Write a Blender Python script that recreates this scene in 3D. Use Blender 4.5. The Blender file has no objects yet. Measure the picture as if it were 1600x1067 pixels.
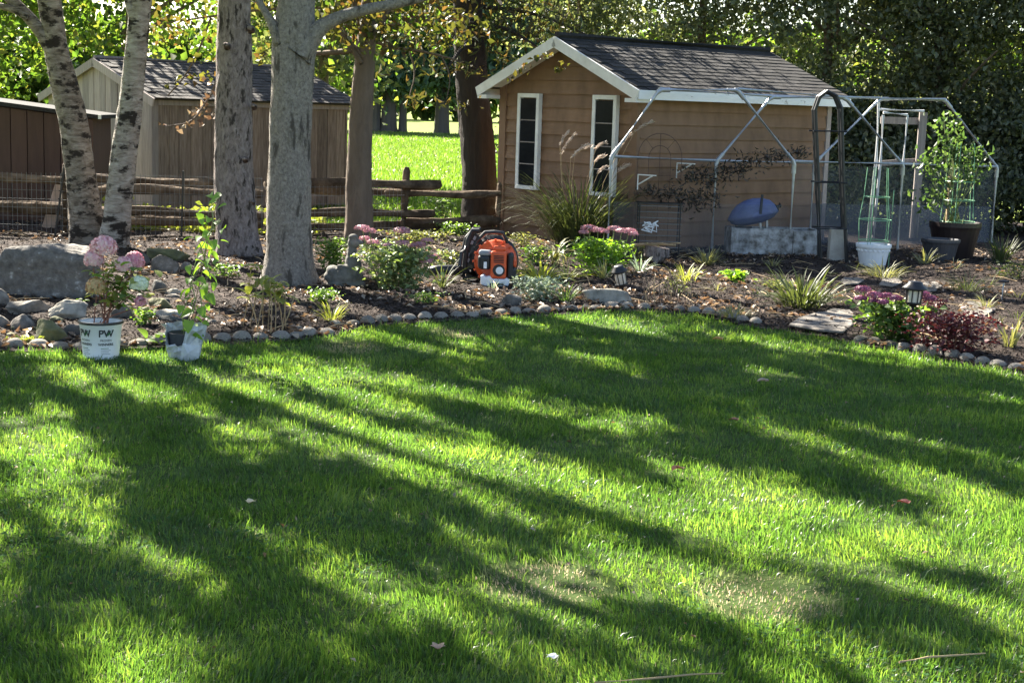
import bpy, math, random
import numpy as np
from mathutils import Vector, Matrix, noise
random.seed(7); RNG = np.random.default_rng(7)
SC = bpy.context.scene; COL = SC.collection
R = math.radians; PI = math.pi

# ------------------------------------------------------------------ camera
FPX = 2400.0; CAMH = 1.65; PITCH = math.atan(368.5 / FPX); ROLL = R(1.8)
cam = bpy.data.cameras.new('camera'); camo = bpy.data.objects.new('camera', cam); COL.objects.link(camo)
CM = Matrix.Rotation(PI/2 - PITCH, 3, 'X') @ Matrix.Rotation(ROLL, 3, 'Z')
camo.matrix_world = Matrix.Translation((0, 0, CAMH)) @ CM.to_4x4()
cam.sensor_width = 36; cam.lens = 36 * FPX / 1600; cam.clip_end = 2000; cam.clip_start = .05
SC.camera = camo
# ------------------------------------------------------------------ sky, sun, exposure
SUN_EL = R(37); SUN_AZ = R(-38)          # azimuth from +Y, clockwise: behind the scene, to the left
w = bpy.data.worlds.new('World'); SC.world = w; w.use_nodes = True
nt = w.node_tree; nt.nodes.clear()
sky = nt.nodes.new('ShaderNodeTexSky'); sky.sky_type = 'NISHITA'; sky.sun_disc = False
sky.sun_elevation = SUN_EL; sky.sun_rotation = SUN_AZ
sky.air_density = 1.0; sky.dust_density = 1.0; sky.ozone_density = 1.0
bg = nt.nodes.new('ShaderNodeBackground'); bg.inputs[1].default_value = .05
wo = nt.nodes.new('ShaderNodeOutputWorld')
nt.links.new(sky.outputs[0], bg.inputs[0]); nt.links.new(bg.outputs[0], wo.inputs[0])
sl = bpy.data.lights.new('sun', 'SUN'); sl.energy = 5.0; sl.angle = R(.45); sl.color = (1, .93, .80)
so = bpy.data.objects.new('sun', sl); COL.objects.link(so)
SUND = Vector((math.sin(SUN_AZ)*math.cos(SUN_EL), math.cos(SUN_AZ)*math.cos(SUN_EL), math.sin(SUN_EL)))
so.rotation_euler = (-SUND).to_track_quat('-Z', 'Y').to_euler(); so.location = (-8, 10, 14)
SC.view_settings.view_transform = 'Standard'; SC.view_settings.look = 'None'
SC.view_settings.exposure = 2.7; SC.view_settings.gamma = 1
SC.render.engine = 'CYCLES'
SC.cycles.max_bounces = 7; SC.cycles.transparent_max_bounces = 12; SC.cycles.transmission_bounces = 5
SC.cycles.diffuse_bounces = 3; SC.cycles.glossy_bounces = 2

# ------------------------------------------------------------------ pixel helpers
def ray(px, py): return CM @ Vector(((px - 800) / FPX, -(py - 533.5) / FPX, -1))
def P(px, py, y):                        # point seen at (px, py) standing at distance y
    d = ray(px, py); return Vector((d.x * y / d.y, y, CAMH + d.z * y / d.y))
def G(px, py, z=0.0):                    # point of the ground seen at (px, py)
    d = ray(px, py); t = (z - CAMH) / d.z; return Vector((d.x * t, d.y * t, z))
def pxm(y): return y / FPX               # metres per photo pixel at distance y

# ------------------------------------------------------------------ object helpers
def tag(o, label=None, cat=None, group=None, kind=None):
    if label: o['label'] = label
    if cat: o['category'] = cat
    if group: o['group'] = group
    if kind: o['kind'] = kind
    return o
def E(name, label, cat, loc=(0, 0, 0), rz=0, group=None):
    o = bpy.data.objects.new(name, None); COL.objects.link(o); o.empty_display_size = .1
    o.location = loc; o.rotation_euler = (0, 0, rz); return tag(o, label, cat, group)
def link(name, me, mat=None, parent=None, loc=None, smooth=False):
    o = bpy.data.objects.new(name, me); COL.objects.link(o)
    if mat is not None and len(me.materials) == 0: me.materials.append(mat)
    if parent is not None: o.parent = parent
    if loc is not None: o.location = loc
    if smooth: me.polygons.foreach_set('use_smooth', [True] * len(me.polygons))
    return o
def npmesh(name, V, F):
    me = bpy.data.meshes.new(name); F = np.asarray(F, dtype=np.int32); k = F.shape[1]
    me.vertices.add(len(V)); me.vertices.foreach_set('co', np.asarray(V, dtype=np.float32).ravel())
    me.loops.add(F.size); me.loops.foreach_set('vertex_index', F.ravel())
    me.polygons.add(len(F)); me.polygons.foreach_set('loop_start', np.arange(len(F), dtype=np.int32) * k)
    me.update(calc_edges=True); return me
def frame(d, up=Vector((0, 0, 1))):
    d = d.normalized(); a = up if abs(d.dot(up)) < .95 else Vector((1, 0, 0))
    s = d.cross(a).normalized(); return d, s, s.cross(d).normalized()
class MB:
    def __init__(s): s.v = []; s.f = []
    def add(s, V, F):
        b = len(s.v); s.v.extend(tuple(p) for p in V); s.f.extend(tuple(i + b for i in q) for q in F); return s
    def box(s, c, d, rz=0, tilt=None):
        c = Vector(c); V = []
        M = Matrix.Rotation(rz, 3, 'Z')
        if tilt: M = M @ Matrix.Rotation(tilt[0], 3, 'X') @ Matrix.Rotation(tilt[1], 3, 'Y')
        for z in (-.5, .5):
            for (x, y) in ((-.5, -.5), (.5, -.5), (.5, .5), (-.5, .5)):
                V.append(c + M @ Vector((x * d[0], y * d[1], z * d[2])))
        return s.add(V, [(3, 2, 1, 0), (4, 5, 6, 7), (0, 1, 5, 4), (1, 2, 6, 5), (2, 3, 7, 6), (3, 0, 4, 7)])
    def bb(s, x0, x1, y0, y1, z0, z1):
        return s.box(((x0+x1)/2, (y0+y1)/2, (z0+z1)/2), (x1-x0, y1-y0, z1-z0))
    def prism(s, poly, off):             # poly: planar loop of points, off: extrusion vector
        n = len(poly); a = [Vector(p) for p in poly]; o = Vector(off)
        return s.add(a + [p + o for p in a], [tuple(range(n))[::-1], tuple(range(n, 2*n))] +
                     [(i, (i+1) % n, (i+1) % n + n, i + n) for i in range(n)])
    def beam(s, a, b, w, h, up=(0, 0, 1)):
        a = Vector(a); b = Vector(b); d, sd, u = frame(b - a, Vector(up))
        V = [p + sd * x * w/2 + u * z * h/2 for p in (a, b) for (x, z) in ((-1, -1), (1, -1), (1, 1), (-1, 1))]
        return s.add(V, [(0, 1, 2, 3), (7, 6, 5, 4), (0, 4, 5, 1), (1, 5, 6, 2), (2, 6, 7, 3), (3, 7, 4, 0)])
    def tube(s, pts, r, n=8, cap=True, jit=None):
        pts = [Vector(p) for p in pts]; m = len(pts)
        rr = r if isinstance(r, (list, tuple)) else [r] * m
        V = []; ref = None
        for i, p in enumerate(pts):
            d = (pts[min(i+1, m-1)] - pts[max(i-1, 0)])
            if d.length < 1e-9: d = Vector((0, 0, 1))
            d.normalize()
            if ref is None: _, sx, sy = frame(d)
            else:
                sx = (ref - d * ref.dot(d)).normalized(); sy = d.cross(sx)
            ref = sx
            for k in range(n):
                a = 2*PI*k/n; q = rr[i] * (jit(p, a) if jit else 1)
                V.append(p + sx * math.cos(a) * q + sy * math.sin(a) * q)
        F = [(i*n + k, i*n + (k+1) % n, (i+1)*n + (k+1) % n, (i+1)*n + k) for i in range(m-1) for k in range(n)]
        if cap: F += [tuple(range(n))[::-1], tuple(range((m-1)*n, m*n))]
        return s.add(V, F)
    def lathe(s, prof, n=24, c=(0, 0, 0), jit=None):
        c = Vector(c); m = len(prof)
        V = [c + Vector((r * math.cos(2*PI*k/n) * (jit(i, k) if jit else 1), r * math.sin(2*PI*k/n) * (jit(i, k) if jit else 1), z)) for i, (r, z) in enumerate(prof) for k in range(n)]
        F = [(i*n + k, i*n + (k+1) % n, (i+1)*n + (k+1) % n, (i+1)*n + k) for i in range(m-1) for k in range(n)]
        return s.add(V, F)
    def blade(s, p, az, el, L, w, droop=1.2, segs=4, cup=.0, tw=0, prof=None):   # a leaf: strip that arches over
        p = Vector(p); V = []; F = []; side = Vector((-math.sin(az + tw), math.cos(az + tw), 0))
        for i in range(segs + 1):
            t = i / segs
            wd = w * (prof(t) if prof else math.sin(PI * min(1, .12 + .88 * t)) ** .8 if t < 1 else 0.02) * .5
            up = Vector((math.cos(az) * -math.sin(el), math.sin(az) * -math.sin(el), math.cos(el)))
            V += [p - side * wd + up * cup * wd, p.copy(), p + side * wd + up * cup * wd]
            p = p + Vector((math.cos(az) * math.cos(el), math.sin(az) * math.cos(el), math.sin(el))) * (L / segs)
            el -= droop / segs
        for i in range(segs):
            a = 3*i; F += [(a, a+1, a+4, a+3), (a+1, a+2, a+5, a+4)]
        return s.add(V, F)
    def build(s, name, mat, parent=None, loc=None, smooth=False):
        me = bpy.data.meshes.new(name); me.from_pydata([tuple(p) for p in s.v], [], s.f); me.update()
        return link(name, me, mat, parent, loc, smooth)
def copyo(o, parent, loc, rot=None, sc=None):
    c = bpy.data.objects.new(o.name.split('.')[0], o.data); COL.objects.link(c); c.parent = parent; c.location = loc
    if rot is not None: c.rotation_euler = rot
    if sc is not None: c.scale = sc
    return c

def leafmesh(name, C, D, N, L, W, fold=.25, mat=None, parent=None, bend=0.0):
    """many small leaves: C centres, D axis, N normal (n,3), L and W (n,); each is a folded four-cornered leaf"""
    n = len(C); L = np.broadcast_to(L, (n,))[:, None]; W = np.broadcast_to(W, (n,))[:, None]
    D = D / np.linalg.norm(D, axis=1, keepdims=True)
    S = np.cross(D, N); S /= np.linalg.norm(S, axis=1, keepdims=True) + 1e-9; U = np.cross(S, D)
    V = np.empty((n, 4, 3)); m = C + D * L * .1
    V[:, 0] = C - D * L * .5; V[:, 2] = C + D * L * .5 - U * L * bend
    V[:, 1] = m - S * W * .5 + U * W * fold; V[:, 3] = m + S * W * .5 + U * W * fold
    i = np.arange(n)[:, None] * 4
    F = np.concatenate([i + np.array([0, 3, 2]), i + np.array([0, 2, 1])])
    o = link(name, npmesh(name, V.reshape(-1, 3), F), mat, parent)
    if parent is not None and name != 'crown': o['kind'] = 'stuff'
    return o
def rdir(n, rng=RNG):
    v = rng.normal(size=(n, 3)); return v / np.linalg.norm(v, axis=1, keepdims=True)

# ------------------------------------------------------------------ materials
def newmat(name):
    m = bpy.data.materials.new(name); m.use_nodes = True; t = m.node_tree; t.nodes.clear()
    return m, t, t.nodes, t.links
def ramp(n, cols, pos=None, interp='LINEAR'):
    r = n.new('ShaderNodeValToRGB'); e = r.color_ramp; e.interpolation = interp
    k = len(cols); pos = pos or [i / max(1, k-1) for i in range(k)]
    while len(e.elements) < k: e.elements.new(.5)
    for i in range(k): e.elements[i].position = pos[i]; e.elements[i].color = (*cols[i], 1)
    return r
def pmat(name, cols, scale=6, stretch=(1, 1, 1), rough=.7, bump=.0, bscale=None, bdist=.01, metal=0, detail=6, pos=None, island=0, spec=.4, alpha=1.0, island_dark=.6):
    m, t, n, l = newmat(name)
    tc = n.new('ShaderNodeTexCoord'); mp = n.new('ShaderNodeMapping'); mp.inputs['Scale'].default_value = stretch
    l.new(tc.outputs['Object'], mp.inputs['Vector'])
    b = n.new('ShaderNodeBsdfPrincipled'); o = n.new('ShaderNodeOutputMaterial')
    b.inputs['Roughness'].default_value = rough; b.inputs['Metallic'].default_value = metal
    b.inputs['Specular IOR Level'].default_value = spec; b.inputs['Alpha'].default_value = alpha
    l.new(b.outputs[0], o.inputs[0])
    nz = n.new('ShaderNodeTexNoise'); nz.inputs['Scale'].default_value = scale; nz.inputs['Detail'].default_value = detail
    nz.inputs['Roughness'].default_value = .65
    l.new(mp.outputs[0], nz.inputs['Vector'])
    if isinstance(cols, tuple): cols = [tuple(c * .8 for c in cols), tuple(min(1, c * 1.15) for c in cols)]
    r = ramp(n, cols, pos or [.3 + .4 * i / max(1, len(cols)-1) for i in range(len(cols))]); l.new(nz.outputs[0], r.inputs[0])
    src = r.outputs[0]
    if island:
        oi = n.new('ShaderNodeObjectInfo'); gi = n.new('ShaderNodeNewGeometry')
        mx = n.new('ShaderNodeMix'); mx.data_type = 'RGBA'; mx.blend_type = 'MULTIPLY'; mx.inputs[0].default_value = island
        rr = ramp(n, [(island_dark,)*3, (1.25, 1.22, 1.18)])
        ad = n.new('ShaderNodeMath'); ad.operation = 'ADD'; fr = n.new('ShaderNodeMath'); fr.operation = 'FRACT'
        l.new(oi.outputs['Random'], ad.inputs[0]); l.new(gi.outputs['Random Per Island'], ad.inputs[1]); l.new(ad.outputs[0], fr.inputs[0])
        l.new(fr.outputs[0], rr.inputs[0]); l.new(src, mx.inputs[6]); l.new(rr.outputs[0], mx.inputs[7]); src = mx.outputs[2]
    l.new(src, b.inputs['Base Color'])
    if bump:
        n2 = n.new('ShaderNodeTexNoise'); n2.inputs['Scale'].default_value = bscale or scale * 3; n2.inputs['Detail'].default_value = 8
        l.new(mp.outputs[0], n2.inputs['Vector'])
        bp = n.new('ShaderNodeBump'); bp.inputs['Strength'].default_value = bump; bp.inputs['Distance'].default_value = bdist
        l.new(n2.outputs[0], bp.inputs['Height']); l.new(bp.outputs[0], b.inputs['Normal'])
    return m
def leafmat(name, cols, trans=.4, tcol=None, rough=.5, gloss=.35, pos=None):
    m, t, n, l = newmat(name)
    gi = n.new('ShaderNodeNewGeometry'); r = ramp(n, cols, pos); l.new(gi.outputs['Random Per Island'], r.inputs[0])
    b = n.new('ShaderNodeBsdfPrincipled'); b.inputs['Roughness'].default_value = rough; b.inputs['Specular IOR Level'].default_value = gloss
    l.new(r.outputs[0], b.inputs['Base Color'])
    tr = n.new('ShaderNodeBsdfTranslucent'); mx = n.new('ShaderNodeMix'); mx.data_type = 'RGBA'; mx.blend_type = 'MULTIPLY'
    mx.inputs[0].default_value = 1; mx.inputs[7].default_value = (*(tcol or (1.7, 1.7, .7)), 1)
    l.new(r.outputs[0], mx.inputs[6]); l.new(mx.outputs[2], tr.inputs[0])
    ms = n.new('ShaderNodeMixShader'); ms.inputs[0].default_value = trans
    l.new(b.outputs[0], ms.inputs[1]); l.new(tr.outputs[0], ms.inputs[2])
    o = n.new('ShaderNodeOutputMaterial'); l.new(ms.outputs[0], o.inputs[0]); return m
def barkmat(name, cols, zs=.18, scale=14, bump=.6, dark=None, dscale=(3, 3, 1.5), dth=.62, streak=False, seed=0):
    m, t, n, l = newmat(name)
    tc = n.new('ShaderNodeTexCoord'); mp = n.new('ShaderNodeMapping'); mp.inputs['Scale'].default_value = (1, 1, zs); mp.inputs['Location'].default_value = (seed, seed*2, 0)
    l.new(tc.outputs['Object'], mp.inputs[0])
    nz = n.new('ShaderNodeTexNoise'); nz.inputs['Scale'].default_value = scale; nz.inputs['Detail'].default_value = 9; nz.inputs['Roughness'].default_value = .7; nz.inputs['Distortion'].default_value = .6
    l.new(mp.outputs[0], nz.inputs['Vector'])
    r = ramp(n, cols, [.28 + .44 * i / (len(cols)-1) for i in range(len(cols))]); l.new(nz.outputs[0], r.inputs[0]); src = r.outputs[0]
    if dark:
        m2 = n.new('ShaderNodeMapping'); m2.inputs['Scale'].default_value = dscale; m2.inputs['Location'].default_value = (seed*3, 0, seed); l.new(tc.outputs['Object'], m2.inputs[0])
        z2 = n.new('ShaderNodeTexNoise'); z2.inputs['Scale'].default_value = 1; z2.inputs['Detail'].default_value = 7; z2.inputs['Roughness'].default_value = .62; l.new(m2.outputs[0], z2.inputs['Vector'])
        r2 = ramp(n, [(0, 0, 0), (1, 1, 1)], [dth - .03, dth + .04]); l.new(z2.outputs[0], r2.inputs[0])
        mx = n.new('ShaderNodeMix'); mx.data_type = 'RGBA'; l.new(r2.outputs[0], mx.inputs[0]); l.new(src, mx.inputs[6]); mx.inputs[7].default_value = (*dark, 1); src = mx.outputs[2]
    b = n.new('ShaderNodeBsdfPrincipled'); b.inputs['Roughness'].default_value = .85; b.inputs['Specular IOR Level'].default_value = .2
    l.new(src, b.inputs['Base Color'])
    bp = n.new('ShaderNodeBump'); bp.inputs['Strength'].default_value = bump; bp.inputs['Distance'].default_value = .035
    l.new(nz.outputs[0], bp.inputs['Height']); l.new(bp.outputs[0], b.inputs['Normal'])
    o = n.new('ShaderNodeOutputMaterial'); l.new(b.outputs[0], o.inputs[0]); return m
M = {}
M['soil'] = pmat('mulch_soil', [(.011, .008, .007), (.036, .027, .023), (.09, .07, .06)], scale=9, rough=.95, bump=1, bscale=40, bdist=.03, spec=.1)
M['ground'] = pmat('field_turf', [(.10, .15, .03), (.20, .25, .05)], scale=1.5, rough=.95, bump=.6, bscale=30, spec=.1)
M['lawn'] = pmat('lawn_thatch', [(.028, .05, .012), (.06, .09, .02)], scale=5, rough=.95, bump=.8, bscale=60, spec=.1)
M['chip'] = pmat('mulch_chip', [(.024, .018, .015), (.12, .092, .074)], scale=8, rough=.9, island=1, island_dark=.3, spec=.1)
M['deadleaf'] = leafmat('dry_leaf', [(.17, .105, .065), (.29, .20, .13), (.10, .06, .042), (.44, .36, .27), (.20, .13, .09), (.12, .085, .06)], trans=.2, tcol=(1.3, 1.1, .8))
M['stone'] = pmat('edging_concrete', [(.17, .15, .125), (.34, .31, .27)], scale=9, rough=.9, bump=.7, bscale=40, island=.8, spec=.2)
M['rock'] = pmat('field_rock', [(.06, .053, .045), (.16, .143, .125), (.32, .29, .25)], scale=9, rough=.9, bump=.9, bscale=14, bdist=.02, island=.5, spec=.2)
M['rockpale'] = pmat('pale_rock', [(.15, .14, .115), (.30, .275, .23), (.44, .40, .34)], scale=9, rough=.9, bump=.9, bscale=16, bdist=.02, spec=.2)
M['rockdark'] = pmat('dark_rock', [(.05, .05, .045), (.13, .125, .11)], scale=5, rough=.85, bump=.9, bscale=16, bdist=.02, spec=.3)
M['moss'] = pmat('mossy_rock', [(.06, .06, .04), (.12, .12, .05), (.2, .18, .14)], scale=6, rough=.9, bump=.9, bscale=20, bdist=.02)
M['boulder'] = pmat('speckled_boulder', [(.075, .066, .056), (.135, .12, .105), (.16, .145, .128), (.38, .36, .33)], scale=16, rough=.9, bump=.9, bscale=22, bdist=.02, pos=[.3, .5, .60, .70])
M['statue'] = pmat('mossy_statue_stone', [(.07, .068, .06), (.14, .135, .12), (.2, .195, .18)], scale=14, rough=.95, bump=.8, bscale=40, bdist=.01)
M['concrete'] = pmat('old_concrete', [(.30, .28, .25), (.45, .42, .38)], scale=8, rough=.9, bump=.5, bscale=50)
M['siding'] = pmat('tan_siding', [(.145, .084, .049), (.20, .115, .067), (.235, .138, .083)], scale=4, stretch=(1, 1, .45), rough=.75, island=.6, island_dark=.75, bump=.15, bscale=60, bdist=.003)
M['white'] = pmat('white_trim', [(.62, .60, .56), (.80, .79, .76)], scale=5, rough=.6, bump=.2, bscale=40, bdist=.004)
M['peel'] = pmat('peeling_paint', [(.25, .22, .2), (.74, .74, .74), (.80, .80, .80)], scale=7, stretch=(1, 1, 3), rough=.6, pos=[.30, .38, .7], bump=.4, bscale=20, bdist=.005)
M['shingle'] = pmat('asphalt_shingle', [(.018, .017, .018), (.045, .043, .043)], scale=30, rough=.9, island=1, island_dark=.5, bump=.5, bscale=150, bdist=.004, spec=.25)
M['shingleold'] = pmat('worn_wood_shingle', [(.022, .019, .018), (.075, .065, .06)], scale=10, stretch=(1, 6, 1), rough=.9, island=1, island_dark=.45, bump=.5, bscale=60, bdist=.005)
M['board'] = pmat('weathered_board', [(.12, .09, .075), (.20, .155, .13), (.28, .225, .19)], scale=7, stretch=(6, 6, .5), rough=.9, island=.9, island_dark=.62, bump=.5, bscale=20, bdist=.006, spec=.15)
M['boardgrey'] = pmat('silvered_board', [(.22, .19, .18), (.35, .305, .29)], scale=7, stretch=(6, 6, .5), rough=.9, island=.8, island_dark=.7, bump=.5, bscale=20, bdist=.006, spec=.15)
M['brownwall'] = pmat('maroon_panel', [(.060, .032, .026), (.085, .047, .038)], scale=4, stretch=(4, 4, .5), rough=.8, island=.4, bump=.2, bscale=40)
M['rail'] = pmat('split_cedar', [(.035, .025, .018), (.095, .07, .05), (.19, .145, .105)], scale=5, stretch=(1, 1, 1), rough=.95, island=.6, bump=1, bscale=16, bdist=.02, spec=.1)
M['glass'] = pmat('dark_window_glass', [(.008, .009, .011), (.02, .022, .025)], scale=2, rough=.18, spec=.03)
M['pipe'] = pmat('galvanised_pipe', [(.32, .335, .36), (.46, .48, .51)], scale=20, rough=.38, metal=.55, island=.3)
M['pvc'] = pmat('weathered_pvc', [(.48, .49, .5), (.62, .63, .64)], scale=10, rough=.5)
M['black'] = pmat('black_plastic', [(.012, .012, .014), (.03, .03, .032)], scale=12, rough=.45, bump=.15, bscale=80, bdist=.002)
M['wire'] = pmat('dull_wire', (.16, .16, .16), scale=20, rough=.6, metal=.4)
M['greenwire'] = pmat('green_coated_wire', (.17, .36, .20), scale=20, rough=.5)
M['rust'] = pmat('rusty_wire', (.10, .06, .045), scale=20, rough=.8)
M['orange'] = pmat('orange_plastic', [(.62, .08, .02), (.75, .12, .03)], scale=6, rough=.38, spec=.5)
M['whiteplastic'] = pmat('white_plastic', [(.80, .81, .84), (.87, .88, .89)], scale=5, rough=.4, spec=.5)
M['greyplastic'] = pmat('grey_plastic', [(.22, .24, .26), (.32, .34, .36)], scale=8, rough=.45)
M['potwhite'] = pmat('white_resin_pot', [(.66, .68, .72), (.78, .79, .82)], scale=5, rough=.5)
M['potgrey'] = pmat('charcoal_pot', [(.035, .036, .045), (.06, .06, .07)], scale=6, rough=.5)
M['potmaroon'] = pmat('dark_maroon_pot', [(.012, .008, .009), (.024, .015, .016)], scale=6, rough=.4)
M['blue'] = pmat('blue_poly_tray', [(.07, .09, .19), (.13, .155, .29)], scale=4, stretch=(1, 5, 1), rough=.5, bump=.3, bscale=8)
M['lampglass'] = pmat('ribbed_lens', [(.55, .5, .42), (.75, .7, .6)], scale=10, rough=.15, spec=.7)
M['ink'] = pmat('print_ink', (.03, .032, .036), rough=.6)
M['inkgreen'] = pmat('print_green', (.03, .13, .04), rough=.6)
M['stem'] = pmat('green_stem', [(.12, .17, .05), (.25, .28, .1)], scale=10, rough=.7)
M['straw'] = pmat('dry_stalk', [(.30, .20, .11), (.48, .36, .2)], scale=12, rough=.8, island=.6)
M['twig'] = pmat('brown_twig', [(.07, .05, .04), (.16, .12, .09)], scale=15, rough=.9, island=.5)
M['redstem'] = pmat('red_brown_stem', [(.16, .06, .045), (.27, .12, .08)], scale=15, rough=.7)
M['wrap'] = pmat('cloudy_plastic', [(.34, .35, .36), (.55, .56, .58)], scale=12, rough=.3, bump=.5, bscale=30)
M['sheet'] = pmat('hazy_sheeting', (.20, .225, .27), scale=8, rough=.4, alpha=.07)
M['film'] = pmat('clear_wrap', [(.5, .52, .54), (.75, .77, .8)], scale=9, rough=.2, alpha=.55, spec=.7, bump=.6, bscale=12)
M['net'] = pmat('fine_mesh_screen', (.10, .11, .135), scale=40, rough=.8, alpha=.4)
# foliage
LG = {}
LG['lit'] = leafmat('maple_leaf', [(.022, .045, .014), (.055, .095, .022), (.11, .15, .04), (.04, .07, .018), (.14, .13, .05)], trans=.5, tcol=(2.0, 2.2, .7))
LG['dark'] = leafmat('hedge_leaf', [(.038, .052, .03), (.08, .10, .055), (.145, .16, .095), (.05, .068, .038), (.25, .245, .16)], trans=.42, tcol=(1.9, 1.9, .9), gloss=.6)
LG['far'] = leafmat('hazed_far_spruce', [(.04, .075, .055), (.075, .12, .08), (.12, .16, .09)], trans=.35, tcol=(1.6, 1.9, .8))  # leaf tones lightened and blued to stand in for distance haze
LG['brown'] = leafmat('turning_leaf', [(.06, .045, .022), (.07, .085, .02), (.10, .055, .03), (.045, .06, .018), (.10, .105, .03), (.06, .075, .022)], trans=.45, tcol=(1.8, 1.6, .7))
LG['needle'] = leafmat('cedar_spray', [(.03, .045, .018), (.06, .07, .025), (.10, .065, .03), (.04, .05, .02)], trans=.3)
LG['crown'] = leafmat('crown_leaf', [(.04, .07, .015), (.08, .12, .02), (.14, .14, .03)], trans=.35)
LG['green'] = leafmat('garden_leaf', [(.06, .11, .03), (.10, .17, .05), (.15, .21, .07)], trans=.4, tcol=(1.8, 1.9, .6))
LG['sedum'] = leafmat('sedum_leaf', [(.13, .18, .085), (.21, .27, .125), (.30, .34, .15)], trans=.25, tcol=(1.5, 1.6, .6), gloss=.3)
LG['yellow'] = leafmat('yellow_leaf', [(.15, .19, .045), (.25, .28, .07), (.33, .34, .12)], trans=.4, tcol=(1.5, 1.5, .6))
LG['pale'] = leafmat('pale_strap_leaf', [(.11, .14, .06), (.17, .19, .09), (.25, .24, .14), (.09, .12, .045)], trans=.35, tcol=(1.5, 1.5, .6))
LG['silver'] = leafmat('silver_leaf', [(.20, .26, .19), (.30, .36, .28), (.40, .45, .36)], trans=.25, tcol=(1.2, 1.3, .9))
LG['vine'] = leafmat('vine_leaf', [(.10, .19, .03), (.16, .27, .05), (.22, .33, .08)], trans=.45, tcol=(1.7, 1.8, .5))
LG['grassy'] = leafmat('tall_grass_leaf', [(.035, .05, .024), (.065, .085, .035), (.11, .12, .055)], trans=.35, tcol=(1.5, 1.5, .7))
LG['plume'] = leafmat('grass_plume', [(.42, .34, .28), (.6, .52, .46)], trans=.3, tcol=(1.2, 1.1, 1))
LG['pink'] = leafmat('pink_floret', [(.74, .36, .40), (.84, .52, .54), (.86, .68, .60), (.78, .44, .46)], trans=.3, tcol=(1.2, 1, 1))
LG['rose'] = leafmat('rose_floret', [(.66, .22, .30), (.78, .36, .42), (.82, .52, .50)], trans=.3, tcol=(1.2, 1, 1))
LG['cream'] = leafmat('cream_floret', [(.76, .80, .58), (.86, .88, .74)], trans=.3, tcol=(1.1, 1.1, .9))
LG['amber'] = leafmat('fading_floret', [(.58, .32, .15), (.66, .46, .22), (.6, .5, .24)], trans=.3, tcol=(1.2, 1, .8))
LG['sedpink'] = leafmat('sedum_flower', [(.40, .17, .24), (.56, .28, .34), (.52, .3, .3), (.34, .2, .2)], trans=.2, tcol=(1.2, 1, 1))
LG['sedpurple'] = leafmat('dark_sedum_flower', [(.16, .045, .10), (.25, .07, .15), (.3, .12, .17)], trans=.2, tcol=(1.2, 1, 1))
LG['red'] = leafmat('burgundy_leaf', [(.075, .016, .022), (.12, .026, .032), (.05, .016, .02), (.17, .06, .045)], trans=.25, tcol=(1.3, .8, .8))
LG['tomato'] = leafmat('tomato_leaf', [(.035, .06, .03), (.06, .095, .04), (.11, .14, .065)], trans=.4, tcol=(1.6, 1.9, .7))
LG['drybunch'] = leafmat('dried_foliage', [(.025, .02, .016), (.055, .045, .036), (.10, .085, .065)], trans=.1)
# ================================================================== THE SETTING
g = MB()
g.add([(-900, -60, -.04), (900, -60, -.04), (900, 1500, -.04), (-900, 1500, -.04)], [(0, 1, 2, 3)])
tag(g.build('ground', M['ground']), kind='structure')
EDGE_PX = [(-420, 566), (-200, 557), (0, 549), (60, 550), (130, 552), (220, 546), (300, 541), (400, 537), (470, 533), (524, 527), (560, 513), (640, 506), (700, 503), (760, 500), (830, 496),
           (900, 491), (950, 488), (1000, 488), (1050, 491), (1100, 497), (1150, 507), (1200, 516), (1240, 521), (1300, 531), (1345, 540), (1400, 550), (1460, 561), (1520, 573), (1600, 589), (1750, 622), (1950, 672)]
EDGE = [G(*p) for p in EDGE_PX]
ex = np.array([p.x for p in EDGE]); ey = np.array([p.y for p in EDGE])
def edgeY(x): return np.interp(x, ex, ey)
def bedz(x, y):
    d = y - float(edgeY(x)); k = min(1, max(0, d / .5))
    return .012 + k * (.02 + .035 * (noise.noise(Vector((x*1.3, y*.9, 3))) + .5 * noise.noise(Vector((x*4, y*3, 1)))) )
xs = np.concatenate([np.arange(-7, 8.2, .07)]); ts = np.linspace(0, 1, 110) ** 1.15
V = []; F = []
for x in xs:
    e = float(edgeY(x))
    for t in ts:
        y = e - .03 + t * ((20.2 if x < .8 else min(25.5, 20.2 + (x-.8)*3)) - e); V.append((x, y, bedz(x, y) + random.uniform(-.008, .008)))
nt_ = len(ts)
F = [(i*nt_ + j, (i+1)*nt_ + j, (i+1)*nt_ + j+1, i*nt_ + j+1) for i in range(len(xs)-1) for j in range(nt_-1)]
tag(link('garden_bed', npmesh('garden_bed', np.array(V), F), M['soil'], smooth=True), kind='structure')
# lawn sheet: gentle undulation under the blades
lx = np.arange(-7, 8.01, .2); V = []; ly = np.linspace(0, 1, 60)
for x in lx:
    for t in ly:
        e = float(edgeY(x)); V.append((x, -3 + t * (e + 3 + .02), 0.0))
F = [(i*60 + j, (i+1)*60 + j, (i+1)*60 + j+1, i*60 + j+1) for i in range(len(lx)-1) for j in range(59)]
tag(link('lawn', npmesh('lawn', np.array(V), F), M['lawn'], smooth=True), kind='structure')

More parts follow.
